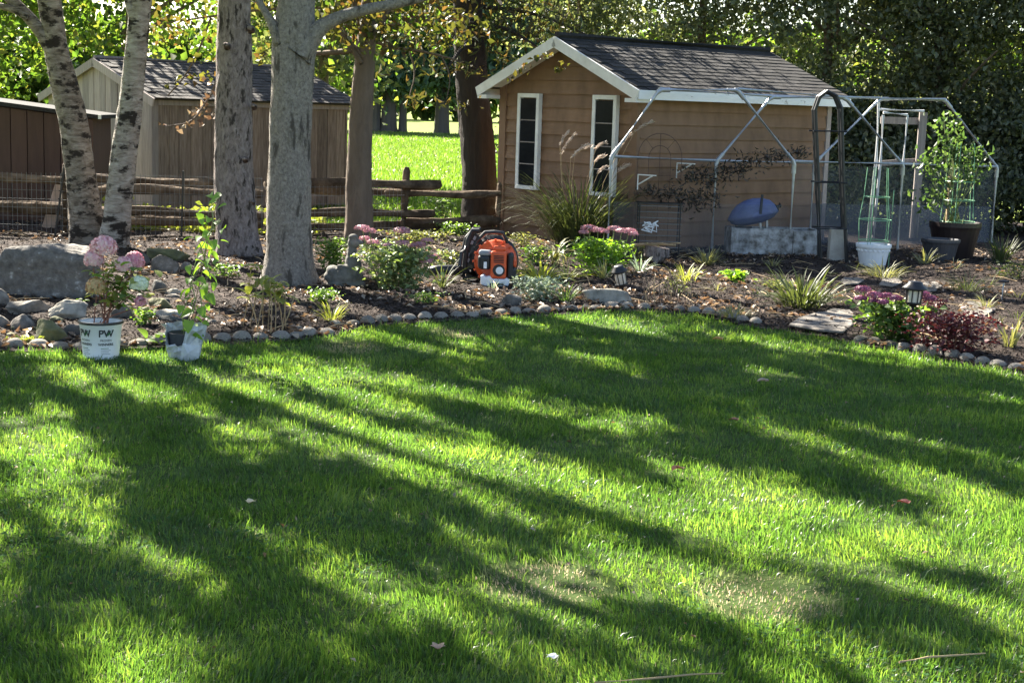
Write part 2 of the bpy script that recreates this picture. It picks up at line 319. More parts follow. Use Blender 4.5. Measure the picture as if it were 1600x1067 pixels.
# ---- grass blades
def grassmat(name, c0, c1, c2, tcol):
    m, t, n, l = newmat(name)
    gi = n.new('ShaderNodeNewGeometry'); tc = n.new('ShaderNodeTexCoord')
    nz = n.new('ShaderNodeTexNoise'); nz.inputs['Scale'].default_value = 2.2; nz.inputs['Detail'].default_value = 5; l.new(tc.outputs['Object'], nz.inputs['Vector'])
    ad = n.new('ShaderNodeMath'); ad.operation = 'MULTIPLY_ADD'; ad.inputs[1].default_value = .55
    l.new(gi.outputs['Random Per Island'], ad.inputs[0])
    ml = n.new('ShaderNodeMath'); ml.operation = 'MULTIPLY_ADD'; ml.inputs[1].default_value = 1.3; ml.inputs[2].default_value = -.42; l.new(nz.outputs[0], ml.inputs[0]); l.new(ml.outputs[0], ad.inputs[2])
    r = ramp(n, [c0, c1, c2]); l.new(ad.outputs[0], r.inputs[0])
    at = n.new('ShaderNodeAttribute'); at.attribute_name = 'dry'
    mx = n.new('ShaderNodeMix'); mx.data_type = 'RGBA'; l.new(at.outputs['Fac'], mx.inputs[0]); l.new(r.outputs[0], mx.inputs[6]); mx.inputs[7].default_value = (.42, .32, .20, 1)
    b = n.new('ShaderNodeBsdfPrincipled'); b.inputs['Roughness'].default_value = .36; b.inputs['Specular IOR Level'].default_value = .6; l.new(mx.outputs[2], b.inputs['Base Color'])
    tr = n.new('ShaderNodeBsdfTranslucent'); m2 = n.new('ShaderNodeMix'); m2.data_type = 'RGBA'; m2.blend_type = 'MULTIPLY'; m2.inputs[0].default_value = 1; m2.inputs[7].default_value = (*tcol, 1)
    l.new(r.outputs[0], m2.inputs[6]); m3 = n.new('ShaderNodeMix'); m3.data_type = 'RGBA'; l.new(at.outputs['Fac'], m3.inputs[0]); l.new(m2.outputs[2], m3.inputs[6]); m3.inputs[7].default_value = (.46, .37, .24, 1); l.new(m3.outputs[2], tr.inputs[0])
    ms = n.new('ShaderNodeMixShader'); ms.inputs[0].default_value = .58; l.new(b.outputs[0], ms.inputs[1]); l.new(tr.outputs[0], ms.inputs[2])
    o = n.new('ShaderNodeOutputMaterial'); l.new(ms.outputs[0], o.inputs[0]); return m
M['grass'] = grassmat('lawn_blade', (.009, .026, .010), (.030, .074, .024), (.09, .15, .052), (4.2, 3.5, 1.1))
M['field'] = grassmat('field_blade', (.045, .085, .018), (.075, .125, .026), (.12, .165, .036), (1.7, 1.9, .6))
def blades(name, X, Y, Z, L, Wd, lean, az, dry, mat):
    n = len(X); th = RNG.uniform(0, 2*PI, n)
    s = np.stack([np.cos(th), np.sin(th), 0*th], 1) * (Wd / 2)[:, None]
    d = np.stack([np.cos(az), np.sin(az), 0*az], 1)
    b = np.stack([X, Y, Z], 1)
    m = b + d * (L * np.sin(lean) * .42)[:, None]; m[:, 2] += L * np.cos(lean) * .58
    t = b + d * (L * np.sin(lean) * 1.15)[:, None]; t[:, 2] += L * np.cos(lean * 1.25)
    V = np.stack([b - s, b + s, m + s*.85, m - s*.85, t], 1).reshape(-1, 3)
    i = np.arange(n)[:, None] * 5
    F = np.concatenate([i + np.array([0, 1, 2]), i + np.array([0, 2, 3]), i + np.array([3, 2, 4])])
    me = npmesh(name, V, F)
    a = me.attributes.new('dry', 'FLOAT', 'POINT'); a.data.foreach_set('value', np.repeat(dry, 5).astype(np.float32))
    o = link(name, me, mat); return o
def vnoise(X, Y, s, seed):               # cheap smooth noise on arrays
    a = np.zeros_like(X); r = np.random.default_rng(seed)
    for k in range(7):
        f = s * r.uniform(.5, 2); th = r.uniform(0, 2*PI); a += np.sin((X*np.cos(th) + Y*np.sin(th)) * f + r.uniform(0, 6.3))
    return a / 7
n0 = 900000
Y = 3.6 + 9.6 * RNG.random(n0) ** 1.22; X = RNG.uniform(-1, 1, n0) * (.345 * Y + 1.9)
k = (Y < edgeY(X) - .02) & ((np.abs(X) < .345*Y + .4) | (RNG.random(n0) < .42)); X = X[k]; Y = Y[k]
tuft = vnoise(X, Y, 6, 1) + .6 * vnoise(X, Y, 17, 2)
dens = np.clip(.78 + .5 * tuft, .3, 1)
# thin worn spots
DRY = [(G(852, 912), .19, .085), (G(1195, 935), .21, .095), (G(545, 545), .2, .10), (G(720, 522), .18, .08)]
dry = np.zeros_like(X)
for q, (c, rx, ry) in enumerate(DRY):
    dd = ((X - c.x)/rx)**2 + ((Y - c.y)/(ry*2.4))**2
    dry = np.maximum(dry, np.clip(1.7 - dd + .7 * vnoise(X, Y, 22, 9+q), 0, 1) * (1 if q < 2 else .75))
k = RNG.random(len(X)) < dens * (1 - .55 * dry); X = X[k]; Y = Y[k]; tuft = tuft[k]; dry = dry[k]
dry = np.where(RNG.random(len(X)) < .035, .8, dry * (RNG.random(len(X)) < .85))
n1 = len(X)
L = np.clip(RNG.normal(.029, .009, n1) * (1 + .35 * tuft) * np.exp(RNG.normal(0, .22, n1)), .012, .085) * (1 - .5 * (dry > .5))
far = np.clip(1 - (edgeY(X) - Y) / .25, 0, 1); L *= 1 + .25 * far
az = 2.2 * vnoise(X, Y, 4, 5) * PI + RNG.normal(0, 1.1, n1)
lean = np.abs(RNG.normal(.38, .34, n1)).clip(0, 1.3)
tag(blades('lawn_grass', X, Y, np.full(n1, -.002), L, (RNG.normal(.0032, .0008, n1).clip(.002, .007)) * (1 + .06*(Y-4)), lean, az, dry, M['grass']), 'short green lawn grass with dappled sunlight', 'grass', kind='stuff')
# clover and broad weeds low in the turf, in patches
n0 = 26000; Y2 = 3.8 + 8.5*RNG.random(n0); X2 = RNG.uniform(-1, 1, n0)*(.345*Y2 + .5); k = (Y2 < edgeY(X2) - .05) & (vnoise(X2, Y2, 3.2, 31) + .5*vnoise(X2, Y2, 9, 32) > .26); X2 = X2[k]; Y2 = Y2[k]; n2 = len(X2)
C = np.stack([X2, Y2, RNG.uniform(.012, .03, n2)], 1); N = rdir(n2)*.45; N[:, 2] += 1; D = rdir(n2); D[:, 2] *= .3
tag(leafmesh('lawn_clover', C, D, N, RNG.uniform(.012, .024, n2), RNG.uniform(.010, .02, n2), .15, leafmat('clover_leaf', [(.03, .075, .03), (.05, .11, .04), (.08, .14, .06)], trans=.35, tcol=(2, 2.2, .8), rough=.8, gloss=.05)), 'low clover and broad weeds scattered through the lawn', 'clover', kind='stuff')
n2 = 240; Y2 = 4 + 8*RNG.random(n2); X2 = RNG.uniform(-1, 1, n2)*(.345*Y2 + .3); k = Y2 < edgeY(X2) - .05; C = np.stack([X2[k], Y2[k], RNG.uniform(.02, .04, k.sum())], 1); n2 = len(C); N = rdir(n2)*.6; N[:, 2] += 1; D = rdir(n2); D[:, 2] *= .4
tag(leafmesh('leaf_crumbs', C, D, N, RNG.uniform(.012, .03, n2), RNG.uniform(.006, .016, n2), .3, M['deadleaf'], bend=.2), 'tiny brown leaf crumbs caught in the lawn grass', 'leaf crumbs', kind='stuff')
# field grass beyond the fence, where the gap between the trunks shows it
n0 = 90000; Y = 19.8 + 66 * RNG.random(n0) ** 1.5; X = (RNG.uniform(480, 860, n0) - 800) / FPX * Y * 1.0
n1 = len(X)
tag(blades('field_grass', X, Y, np.full(n1, -.05), RNG.normal(.10, .03, n1).clip(.03, .2), RNG.normal(.014, .004, n1).clip(.005, .03) * (1 + (Y-20)/40), np.abs(RNG.normal(.4, .3, n1)).clip(0, 1.2), RNG.uniform(0, 6.3, n1), (RNG.random(n1) < .08) * .6, M['field']), 'bright sunlit field grass beyond the rail fence', 'grass', kind='stuff')

# ---- edging stones
edg = E('stone_edging', 'row of rounded concrete edging stones between lawn and mulch bed', 'edging')
def stone_mesh(seed):
    r = random.Random(seed); m = MB(); n = 12; rows = 5
    V = []; ph = r.uniform(0, 6)
    for i in range(rows):
        t = i / (rows-1) * PI/2
        for k in range(n):
            a = 2*PI*k/n; q = 1 + .06*math.sin(3*a + ph) + r.uniform(-.03, .03)
            V.append((math.cos(a)*math.cos(t*.93)*.5*q, math.sin(a)*math.cos(t*.93)*.5*q, math.sin(t)**.8 if i else -.35))
    F = [(i*n+k, i*n+(k+1) % n, (i+1)*n+(k+1) % n, (i+1)*n+k) for i in range(rows-1) for k in range(n)] + [tuple(range((rows-1)*n, rows*n))]
    me = bpy.data.meshes.new('stone'); me.from_pydata(V, [], F); me.update(); me.materials.append(M['stone'])
    me.polygons.foreach_set('use_smooth', [True]*len(F)); return me
SM = [stone_mesh(i) for i in range(6)]
def put_stone(p, ang, sx=1, sz=1, w=.125):
    o = link('stone', random.choice(SM), None, edg); o.location = (p.x, p.y, -.004); o.rotation_euler = (random.uniform(-.12, .12), random.uniform(-.12, .12), ang + random.uniform(-.25, .25))
    o.scale = (w*sx*1.04, .115*random.uniform(.85, 1.15), .064*sz)
def stone_run(px, step=.128, w=.125, sz=1):
    pts = [G(*q) for q in px]; d = 0; cur = 0
    seg = [(pts[i+1]-pts[i]).length for i in range(len(pts)-1)]; tot = sum(seg)
    while cur < tot:
        s = cur; i = 0
        while i < len(seg)-1 and s > seg[i]: s -= seg[i]; i += 1
        dr = (pts[i+1]-pts[i]).normalized(); p = pts[i] + dr*s
        p = p + Vector((-dr.y, dr.x, 0)) * random.uniform(.02, .06)
        put_stone(p, math.atan2(dr.y, dr.x), random.uniform(.85, 1.1), random.uniform(.75, 1.25)*sz, w); cur += step * random.uniform(.93, 1.12)
stone_run([(x, y - 3) for x, y in EDGE_PX[1:10]], .135, .13, 1.1)
stone_run([(528, 512)] + [(x, y - 3) for x, y in EDGE_PX[10:21]] + [(1190, 512)], .132, .126)
stone_run([(1338, 536), (1400, 548), (1460, 559), (1520, 570), (1600, 586), (1750, 620)], .131, .128, 1.15)

# ---- loose mulch, twigs, fallen leaves in the bed
def bedpts(n, x0=-6, x1=7.4, y1=19.6):
    X = RNG.uniform(x0, x1, n); e = edgeY(X); Y = e + .05 + (y1 - e) * RNG.random(n) ** 1.4
    k = np.abs(X) < .36 * Y + 1.5; X = X[k]; Y = Y[k]
    Z = np.array([bedz(a, b) for a, b in zip(X, Y)]); return np.stack([X, Y, Z], 1)
C = bedpts(80000); n = len(C); D = rdir(n); D[:, 2] *= .35; N = rdir(n) * .5; N[:, 2] += 1
big = RNG.random(n)
C[:, 2] += .008
tag(leafmesh('mulch_chips', C, D, N, .02 + .045*big**3, .008 + .012*RNG.random(n), .3, M['chip']), 'dark shredded bark mulch covering the garden bed', 'mulch', kind='stuff')
C = bedpts(8500); k = vnoise(C[:, 0], C[:, 1], 2, 44) > -.05; C = C[k]; n = len(C); D = rdir(n); D[:, 2] *= .3; N = rdir(n) * .45; N[:, 2] += 1; C[:, 2] += .02
tag(leafmesh('fallen_leaves', C, D, N, .035 + .045*RNG.random(n), .02 + .028*RNG.random(n), .3, M['deadleaf'], bend=.2), 'dry fallen leaves scattered over the mulch', 'leaves', kind='stuff')
tw = MB()
for p in bedpts(520):
    a = random.uniform(0, PI); l = random.uniform(.08, .4); d = Vector((math.cos(a), math.sin(a)*.8, random.uniform(-.1, .2))) * l
    p = Vector(p) + Vector((0, 0, .012)); q = p + d*.5 + Vector((0, 0, random.uniform(0, .02))); tw.tube([p, q, p + d], [.005, .004, .002], 4)
tag(tw.build('fallen_twigs', M['straw']), 'thin dry twigs lying on the mulch', 'twigs', kind='stuff')
# ================================================================== TAN SHED
SA = R(41)
cs = G(989, 396); shed = E('garden_shed', 'small tan lap-sided garden shed with white trim and dark shingled roof', 'shed', (cs.x, cs.y, 0), SA)
SW, SL, SH, RH, OV, OG = 2.4, 3.46, 1.90, 2.41, .20, .24      # width, length, wall, ridge, overhangs
slope = (RH - SH) / (SW/2); SLA = math.atan(slope)
core = MB(); core.bb(.03, SL-.03, .03, SW-.03, -.05, SH)
core.prism([(.03, .03, SH), (.03, SW-.03, SH), (.03, SW/2, RH-.05)], (SL-.06, 0, 0))
core.build('wall', M['siding'], shed)
ex_ = .162; nrow = int(SH/ex_) + 1
def lap(parent, a, b, z0, z1, nrm, mat, a2=None, b2=None):   # one clapboard from a to b, bottom edge proud
    a = Vector(a); b = Vector(b); a2 = Vector(a2) if a2 is not None else a; b2 = Vector(b2) if b2 is not None else b; n = Vector(nrm); m = MB()
    lo, hi = .034, .012
    def q(p, z, o): return Vector((p.x, p.y, z)) + n*o
    m.add([q(a, z0, 0), q(b, z0, 0), q(b, z0, lo), q(a, z0, lo), q(a2, z1, 0), q(b2, z1, 0), q(b2, z1, hi), q(a2, z1, hi)],
          [(0, 1, 2, 3), (7, 6, 5, 4), (3, 2, 6, 7), (0, 3, 7, 4), (1, 5, 6, 2), (0, 4, 5, 1)])
    return m.build('siding_board', mat, parent)
for i in range(nrow):
    z0 = .02 + i*ex_; z1 = min(z0 + ex_, SH)
    lap(shed, (.02, .012, 0), (SL, .012, 0), z0, z1, (0, -1, 0), M['siding'])
z = .02
while z < RH - .08:
    z1 = min(z + ex_, RH - .05)
    def half(zz): return min(SW/2 - .004, SW/2 - max(0, (RH - zz) / slope) + .0) if zz > SH else 0
    y0, y1 = half(z), half(z1)
    lap(shed, (.012, SW - max(.02, y0), 0), (.012, max(.02, y0), 0), z, z1, (-1, 0, 0), M['siding'], (.012, SW - max(.02, y1), 0), (.012, max(.02, y1), 0)); z = z1
for (x, y, nm) in ((-.012, SW - .04, 0), (-.012, .035, 1)):
    b = MB(); b.bb(x-.02, x+.03, y-.05, y+.05, 0, SH); b.build('corner_board', M['siding'], shed)
b = MB(); b.bb(-.03, .045, SW+.001, SW+.035, 0, SH); b.build('corner_board', M['siding'], shed)
b = MB(); b.bb(SL-.05, SL+.03, -.03, .04, 0, SH); b.build('corner_board', M['boardgrey'], shed)
# windows: tall narrow, four stacked panes
def tallwin(yc, z0, z1, w):
    f = .05; m = MB(); x0, x1 = -.075, -.018
    m.bb(x0, x1, yc-w/2, yc-w/2+f, z0, z1); m.bb(x0, x1, yc+w/2-f, yc+w/2, z0, z1)
    m.bb(x0-.002, x1, yc-w/2+f, yc+w/2-f, z1-f, z1); m.bb(x0-.012, x1, yc-w/2+f, yc+w/2-f, z0, z0+f*.9)
    wf = m.build('window', M['white'], shed)
    hh = (z1 - z0 - 2*f) / 4
    for k in range(4):
        p = MB(); za = z0 + f + k*hh
        p.bb(-.062, -.04, yc-w/2+f, yc+w/2-f, za, za+hh-.014); p.build('pane', M['glass'], wf)
        if k:
            q = MB(); q.bb(-.068, -.038, yc-w/2+f, yc+w/2-f, za-.012, za); q.build('glazing_bar', M['boardgrey'], wf)
    return wf
tallwin(1.84, .63, 1.80, .40); tallwin(.50, .63, 1.80, .40)
# roof: decks, rake boards, soffit, fascia
def roofpt(x, t, side, up=0):            # t metres down the slope from the ridge
    y = SW/2 + side * (t*math.cos(SLA)) ; z = RH + .03 - t*math.sin(SLA)
    n = Vector((0, side*math.sin(SLA), math.cos(SLA))); return Vector((x, y, z)) + n*up
TL = (SW/2 + OV) / math.cos(SLA); X0, X1 = -OG, SL + .16
roof = None
for side in (-1, 1):
    m = MB(); m.prism([roofpt(X0, 0, side), roofpt(X0, TL, side), roofpt(X0, TL, side, .03), roofpt(X0, 0, side, .03)], (X1 - X0, 0, 0))
    rd = m.build('roof', M['shingle'], shed)
    if side == -1: roof = rd
    m = MB(); m.prism([roofpt(X0-.025, -.0, side, -.09), roofpt(X0-.025, TL+.03, side, -.09), roofpt(X0-.025, TL+.03, side, .028), roofpt(X0-.025, 0, side, .028)], (.023, 0, 0)); m.build('rake_board', M['white'], shed)
    m = MB(); m.prism([roofpt(X0+.002, .12, side, -.06), roofpt(X0+.002, TL-.2, side, -.06), roofpt(X0+.002, TL-.2, side, -.045), roofpt(X0+.002, .12, side, -.045)], (OG-.03, 0, 0)); m.build('soffit', M['white'], shed)
    e = roofpt(0, TL, side)
    m = MB(); m.bb(X0, X1, e.y + side*.004, e.y + side*.028, e.z-.085, e.z+.02); m.build('fascia', M['peel'] if side < 0 else M['white'], shed)
    m = MB(); m.bb(X0-.02, -.035, min(e.y - side*.18, e.y-side*.002), max(e.y - side*.18, e.y-side*.002), e.z-.12, e.z-.075); m.build('eave_return', M['white'], shed)
# shingles
def shingle_master(w, h, mat):
    m = MB(); m.add([(-w/2, 0, 0), (w/2, 0, 0), (w/2, -h, .0), (-w/2, -h, .0), (-w/2, 0, .003), (w/2, 0, .003), (w/2*.985, -h, .011), (-w/2*.985, -h, .011)],
                    [(3, 2, 1, 0), (4, 7, 6, 5), (3, 7, 6, 2)[::-1], (0, 4, 7, 3)[::-1], (1, 2, 6, 5)[::-1]])
    me = bpy.data.meshes.new('shingle'); me.from_pydata([tuple(p) for p in m.v], [], m.f); me.update(); me.materials.append(mat); return me
smesh = shingle_master(.285, .125, M['shingle'])
rows = int(TL/.112)
stuffm = MB()
for i in range(rows + 1):
    t = i*.112
    for side in (-1, 1):
        x = X0 + .02 + (.145 if i % 2 else 0)
        while x < X1 + .1:
            h = TL - t
            if side == -1:
                o = link('shingle', smesh, None, roof); p = roofpt(min(x+.14, X1-.12), t-.012, -1, .031 + .0004*(i % 2))
                o.location = p; o.rotation_euler = (SLA + random.uniform(-.012, .02), 0, random.uniform(-.02, .02)); o.scale = (1, min(1, (h+.03)/.125) if h < .1 else 1, 1)
            else:
                a = roofpt(x, t, 1, .032); b_ = roofpt(x+.28, t, 1, .032); c = roofpt(x+.28, t+.12, 1, .041); d = roofpt(x, t+.12, 1, .041); stuffm.add([a, b_, c, d], [(0, 1, 2, 3)])
            x += .29
tag(stuffm.build('back_shingles', M['shingle'], shed), kind='stuff')
m = MB()
m.tube([roofpt(X0, 0, -1, .05), roofpt(X1, 0, -1, .05)], .045, 6); m.build('ridge_cap', M['shingle'], shed)

# ================================================================== GREY BOARD SHED
GA = R(47); cg = G(239, 333)
gs = E('board_shed', 'weathered grey shed of upright boards with a worn shingled roof', 'shed', (cg.x, cg.y, 0), GA)
GW, GL, GH, GR = 2.75, 3.55, 1.60, 2.09
gsl = (GR-GH)/(GW/2); GSA = math.atan(gsl)
m = MB(); m.bb(.03, GL-.03, .03, GW-.03, -.05, GH); m.prism([(.03, .03, GH), (.03, GW-.03, GH), (.03, GW/2, GR-.06)], (GL-.06, 0, 0)); m.build('wall', M['board'], gs)
x = .07
while x < GL - .02:
    w_ = random.uniform(.15, .21); w_ = min(w_, GL - x); pr = random.uniform(.008, .022)
    m = MB(); m.bb(x, x+w_-.009, -pr, .028, .02+random.uniform(0, .03), GH-.02); m.build('wall_board', M['board'], gs); x += w_
y = .07
while y < GW:
    w_ = min(random.uniform(.14, .18), GW - y); pr = random.uniform(.008, .022); q = y + w_ - .008
    def top(yy): return GH + (min(yy, GW-yy))*gsl - .04
    m = MB(); m.prism([(-pr, y, .02), (-pr, q, .02), (-pr, q, top(q)), (-pr, y, top(y))] if not (y < GW/2 < q) else [(-pr, y, .02), (-pr, q, .02), (-pr, q, top(q)), (-pr, GW/2, top(GW/2)), (-pr, y, top(y))], (.028+pr, 0, 0))
    m.build('wall_board', M['boardgrey'], gs); y += w_
m = MB(); m.bb(-.04, .068, -.04, -.001, 0, GH); m.build('corner_board', M['boardgrey'], gs)
m = MB(); m.bb(-.038, -.002, .0, .068, 0, GH); m.build('corner_board', M['boardgrey'], gs)
m = MB(); m.bb(.06, GL, -.055, -.024, GH-.10, GH-.02); m.build('eave_board', M['boardgrey'], gs)
def grp(x, t, side, up=0):
    n = Vector((0, side*math.sin(GSA), math.cos(GSA))); return Vector((x, GW/2 + side*t*math.cos(GSA), GR + .02 - t*math.sin(GSA))) + n*up
GT = (GW/2 + .14)/math.cos(GSA); gx0, gx1 = -.07, GL + .14
for side in (-1, 1):
    m = MB(); m.prism([grp(gx0, 0, side), grp(gx0, GT, side), grp(gx0, GT, side, .03), grp(gx0, 0, side, .03)], (gx1-gx0, 0, 0)); rd = m.build('roof', M['shingleold'], gs)
    if side == -1: groof = rd
    m = MB(); m.prism([grp(gx0-.025, 0, side, -.09), grp(gx0-.025, GT+.02, side, -.09), grp(gx0-.025, GT+.02, side, .026), grp(gx0-.025, 0, side, .026)], (.023, 0, 0)); m.build('rake_board', M['boardgrey'], gs)
    m = MB(); m.prism([grp(gx1+.002, 0, side, -.09), grp(gx1+.002, GT+.02, side, -.09), grp(gx1+.002, GT+.02, side, .026), grp(gx1+.002, 0, side, .026)], (.023, 0, 0)); m.build('rake_board', M['boardgrey'], gs)
gmesh = shingle_master(.235, .15, M['shingleold'])
for i in range(int(GT/.125) + 1):
    x = gx0 + .02 + (.12 if i % 2 else 0)
    while x < gx1 + .08:
        o = link('shingle', gmesh, None, groof); o.location = grp(min(x+.12, gx1-.1), i*.125 - .01, -1, .032 + .0005*(i % 2)); o.rotation_euler = (GSA + random.uniform(-.02, .03), 0, random.uniform(-.04, .04))
        if GT - i*.125 < .12: o.scale = (1, max(.3, (GT - i*.125 + .03)/.15), 1)
        x += .24
m = MB(); m.tube([grp(gx0, 0, -1, .035), grp(gx1, 0, -1, .035)], .04, 6); m.build('ridge_cap', M['boardgrey'], gs)
tag(link('back_shingles', npmesh('back_shingles', np.array([grp(gx0, .02, 1, .034), grp(gx1, .02, 1, .034), grp(gx1, GT, 1, .034), grp(gx0, GT, 1, .034)]), [(0, 1, 2, 3)]), M['shingleold'], gs), kind='stuff')

# ================================================================== MAROON SHED, cut by the left of the view
br = E('low_shed', 'low dark maroon panelled shed behind the white birch trunk', 'shed', (P(146, 200, 19.4).x, 19.4, 0), R(3))
hl = lambda x: 1.36 - x*.105      # roof height along the wall (x runs to -3)
x = 0.0
m = MB(); m.prism([(-3, .03, -.04), (-.02, .03, -.04), (-.02, .03, hl(0)-.04), (-3, .03, hl(-3)-.04)], (0, 1.1, 0)); m.build('wall', M['brownwall'], br)
while x > -3:
    m = MB(); a, b = x, max(-3, x-.205); pr = .02
    m.prism([(a-.006, 0, .02), (b+.006, 0, .02), (b+.006, 0, hl(b)-.05), (a-.006, 0, hl(a)-.05)], (0, .028, 0)); m.build('wall_panel', M['brownwall'], br); x -= .205
m = MB(); m.prism([(.09, -.09, hl(.09)-.03), (-3.1, -.09, hl(-3.1)-.03), (-3.1, -.09, hl(-3.1)+.02), (.09, -.09, hl(.09)+.02)], (0, 1.35, 0)); m.build('roof', M['shingle'], br)
m = MB(); m.box((.10, -.10, hl(.09)-.005), (.035, .03, .05)); m.build('gutter_end', M['white'], br)

# ================================================================== SPLIT-RAIL FENCE
fence = E('rail_fence', 'weathered split-rail cedar fence running behind the tree trunks', 'fence')
def rail(a, b, r, mat=M['rail']):
    a = Vector(a); b = Vector(b); n = 25; ph = random.uniform(0, 9); rs = []; pts = []
    for i in range(n):
        t = i/(n-1); p = a.lerp(b, t); p.z += .012*math.sin(ph + t*7); pts.append(p); rs.append(r*(1 + .14*math.sin(ph*2 + t*11) - (.25 if i in (0, n-1) else 0)))
    m = MB(); m.tube(pts, rs, 10, jit=lambda p, a: 1 + .30*noise.noise(Vector((math.cos(a)*2 + ph, math.sin(a)*2, p.x*1.3))) + .15*noise.noise(Vector((math.cos(a)*4 + ph, math.sin(a)*4, p.x*7))))
    return m.build('rail', mat, fence)
def fpost(p, h, r=.06):
    m = MB(); ph = random.uniform(0, 9)
    m.tube([(p[0], p[1], -.1), (p[0]+.01, p[1], h*.5), (p[0]+.025, p[1], h-.05), (p[0]+.03, p[1], h)], [r*1.1, r, r*.95, r*.55], 8, jit=lambda q, a: 1 + .15*noise.noise(Vector((math.cos(a)*2+ph, math.sin(a)*2, q.z*2)))); m.build('post', M['rail'], fence)
FL = [(-8.2, 17.6), (-5.75, 17.75), (-3.3, 17.9), (-1.40, 19.0), (-.22, 19.55)]
def rz(px, py, yy): return P(px, py, yy).z
f1, f2, f3 = Vector((-8.2, 17.65, 0)), Vector((-5.2, 17.75, 0)), Vector((-2.95, 18.0, 0)); f4 = Vector((-1.37, 19.0, 0)); f5 = Vector((-.2, 19.45, 0))
def up(v, z, dy=0): return Vector((v.x, v.y + dy, z))
rail(up(f1, .66), up(f2 + Vector((.25, 0, 0)), .64), .055); rail(up(f1, .30), up(f2 + Vector((.2, 0, 0)), .30), .07)
rail(up(f2, .655, .09), up(f3 + Vector((-.55, 0, 0)), .645, .05), .045); rail(up(f2, .545, -.07), up(f3, .55, -.05), .052); rail(up(f2, .29, .08), up(f3, .29, 0), .05); rail(up(f2, .19, -.07), up(f3, .20, -.05), .055)
rail(up(f3, .66), up(f4 + Vector((.42, .16, 0)), .655), .055); rail(up(f3, .60, .1), up(f4 + Vector((.0, .1, 0)), .53, .05), .045); rail(up(f3, .30, .07), up(f4 + Vector((.35, .13, 0)), .30), .05); rail(up(f3, .14), up(f4, .14, .1), .05)
rail(up(f4 + Vector((-.3, -.1, 0)), .53), up(f5, .54), .042); rail(up(f4 + Vector((-.1, .1, 0)), .17), up(f5, .2), .055); rail(up(f4, .07, .12), up(f5, .07, .1), .05)
fpost((f2.x, f2.y), .86); fpost((f3.x + .05, f3.y + .1), .86); m = fpost((f4.x - .02, f4.y), .86, .052); fpost((f1.x, f1.y), .86); fpost((f5.x - .02, f5.y + .1), .7)
# leaning old post and boards behind the left rails
m = MB(); m.beam((-5.55, 18.15, -.05), (-5.32, 18.1, .62), .16, .05, up=(0, 1, 0)); m.build('brace_board', M['boardgrey'], fence)
# welded wire on the rails
def wiremesh(a, b, z0, z1, sp=.055):
    m = MB(); L_ = (b-a).length; d = (b-a).normalized(); k = int(L_/sp)
    for i in range(k+1):
        p = a + d*(i*sp); m.beam(up(p, z0), up(p, z1), .004, .004)
    for j in range(int((z1-z0)/.1)+1): m.beam(up(a, z0+j*.1), up(b, z0+j*.1), .004, .004)
    return m.build('wire_mesh', M['wire'], fence)
wiremesh(f1 + Vector((0, -.09, 0)), f2 + Vector((0, -.09, 0)), .02, .72); wiremesh(f2 + Vector((0, -.14, 0)), f3 + Vector((0, -.12, 0)), .02, .74); wiremesh(f3 + Vector((0, -.1, 0)), f4 + Vector((0, -.12, 0)), .02, .64)
for px, y_, tilt, lab in ((96, 17.5, .10, 'thin dark metal stake leaning beside the forked birch trunk'), (292, 17.55, .02, 'thin dark metal stake between slender birch and scaly grey trunk')):
    b_ = P(px, 360, y_); m = MB(); m.beam((b_.x - .06 - tilt*.3, y_, -.1), (b_.x - .06 + tilt, y_, .80), .022, .018)
    for k in range(8): m.box((b_.x - .06 + tilt*(k/9) - .0, y_-.014, .08+k*.09), (.028, .008, .012))
    tag(m.build('metal_stake', M['black']), lab, 'stake', 'metal stakes along the fence')
# ================================================================== TREES
B = {}
B['birch'] = barkmat('birch_bark', [(.05, .04, .03), (.15, .122, .098), (.27, .235, .20), (.44, .40, .355)], zs=3.0, scale=7, bump=1, dark=(.03, .024, .02), dscale=(5, 5, 9), dth=.545, seed=3)
B['birch2'] = barkmat('birch_bark_pale', [(.07, .058, .046), (.24, .21, .18), (.38, .35, .315), (.52, .49, .455)], zs=3.2, scale=7, bump=1, dark=(.03, .025, .022), dscale=(4.5, 4.5, 8), dth=.54, seed=8)
B['scaly'] = barkmat('scaly_bark', [(.05, .037, .033), (.18, .145, .132), (.29, .24, .22), (.39, .335, .31)], zs=.5, scale=28, bump=1, dark=(.05, .04, .035), dscale=(18, 18, 6), dth=.575, seed=1)
B['smooth'] = barkmat('smooth_grey_bark', [(.09, .075, .062), (.21, .185, .16), (.31, .275, .24), (.42, .38, .335)], zs=.8, scale=42, bump=1, dark=(.09, .078, .066), dscale=(10, 10, 3), dth=.60, seed=5)
B['brown'] = barkmat('brown_bark', [(.10, .075, .058), (.17, .13, .10)], zs=.3, scale=12, bump=.7, seed=6)
B['cedar'] = barkmat('dark_cedar_bark', [(.022, .017, .014), (.05, .038, .03)], zs=.12, scale=14, bump=1, seed=2)
B['far'] = barkmat('far_bark', [(.06, .05, .045), (.12, .10, .09)], zs=.2, scale=3, bump=.4)

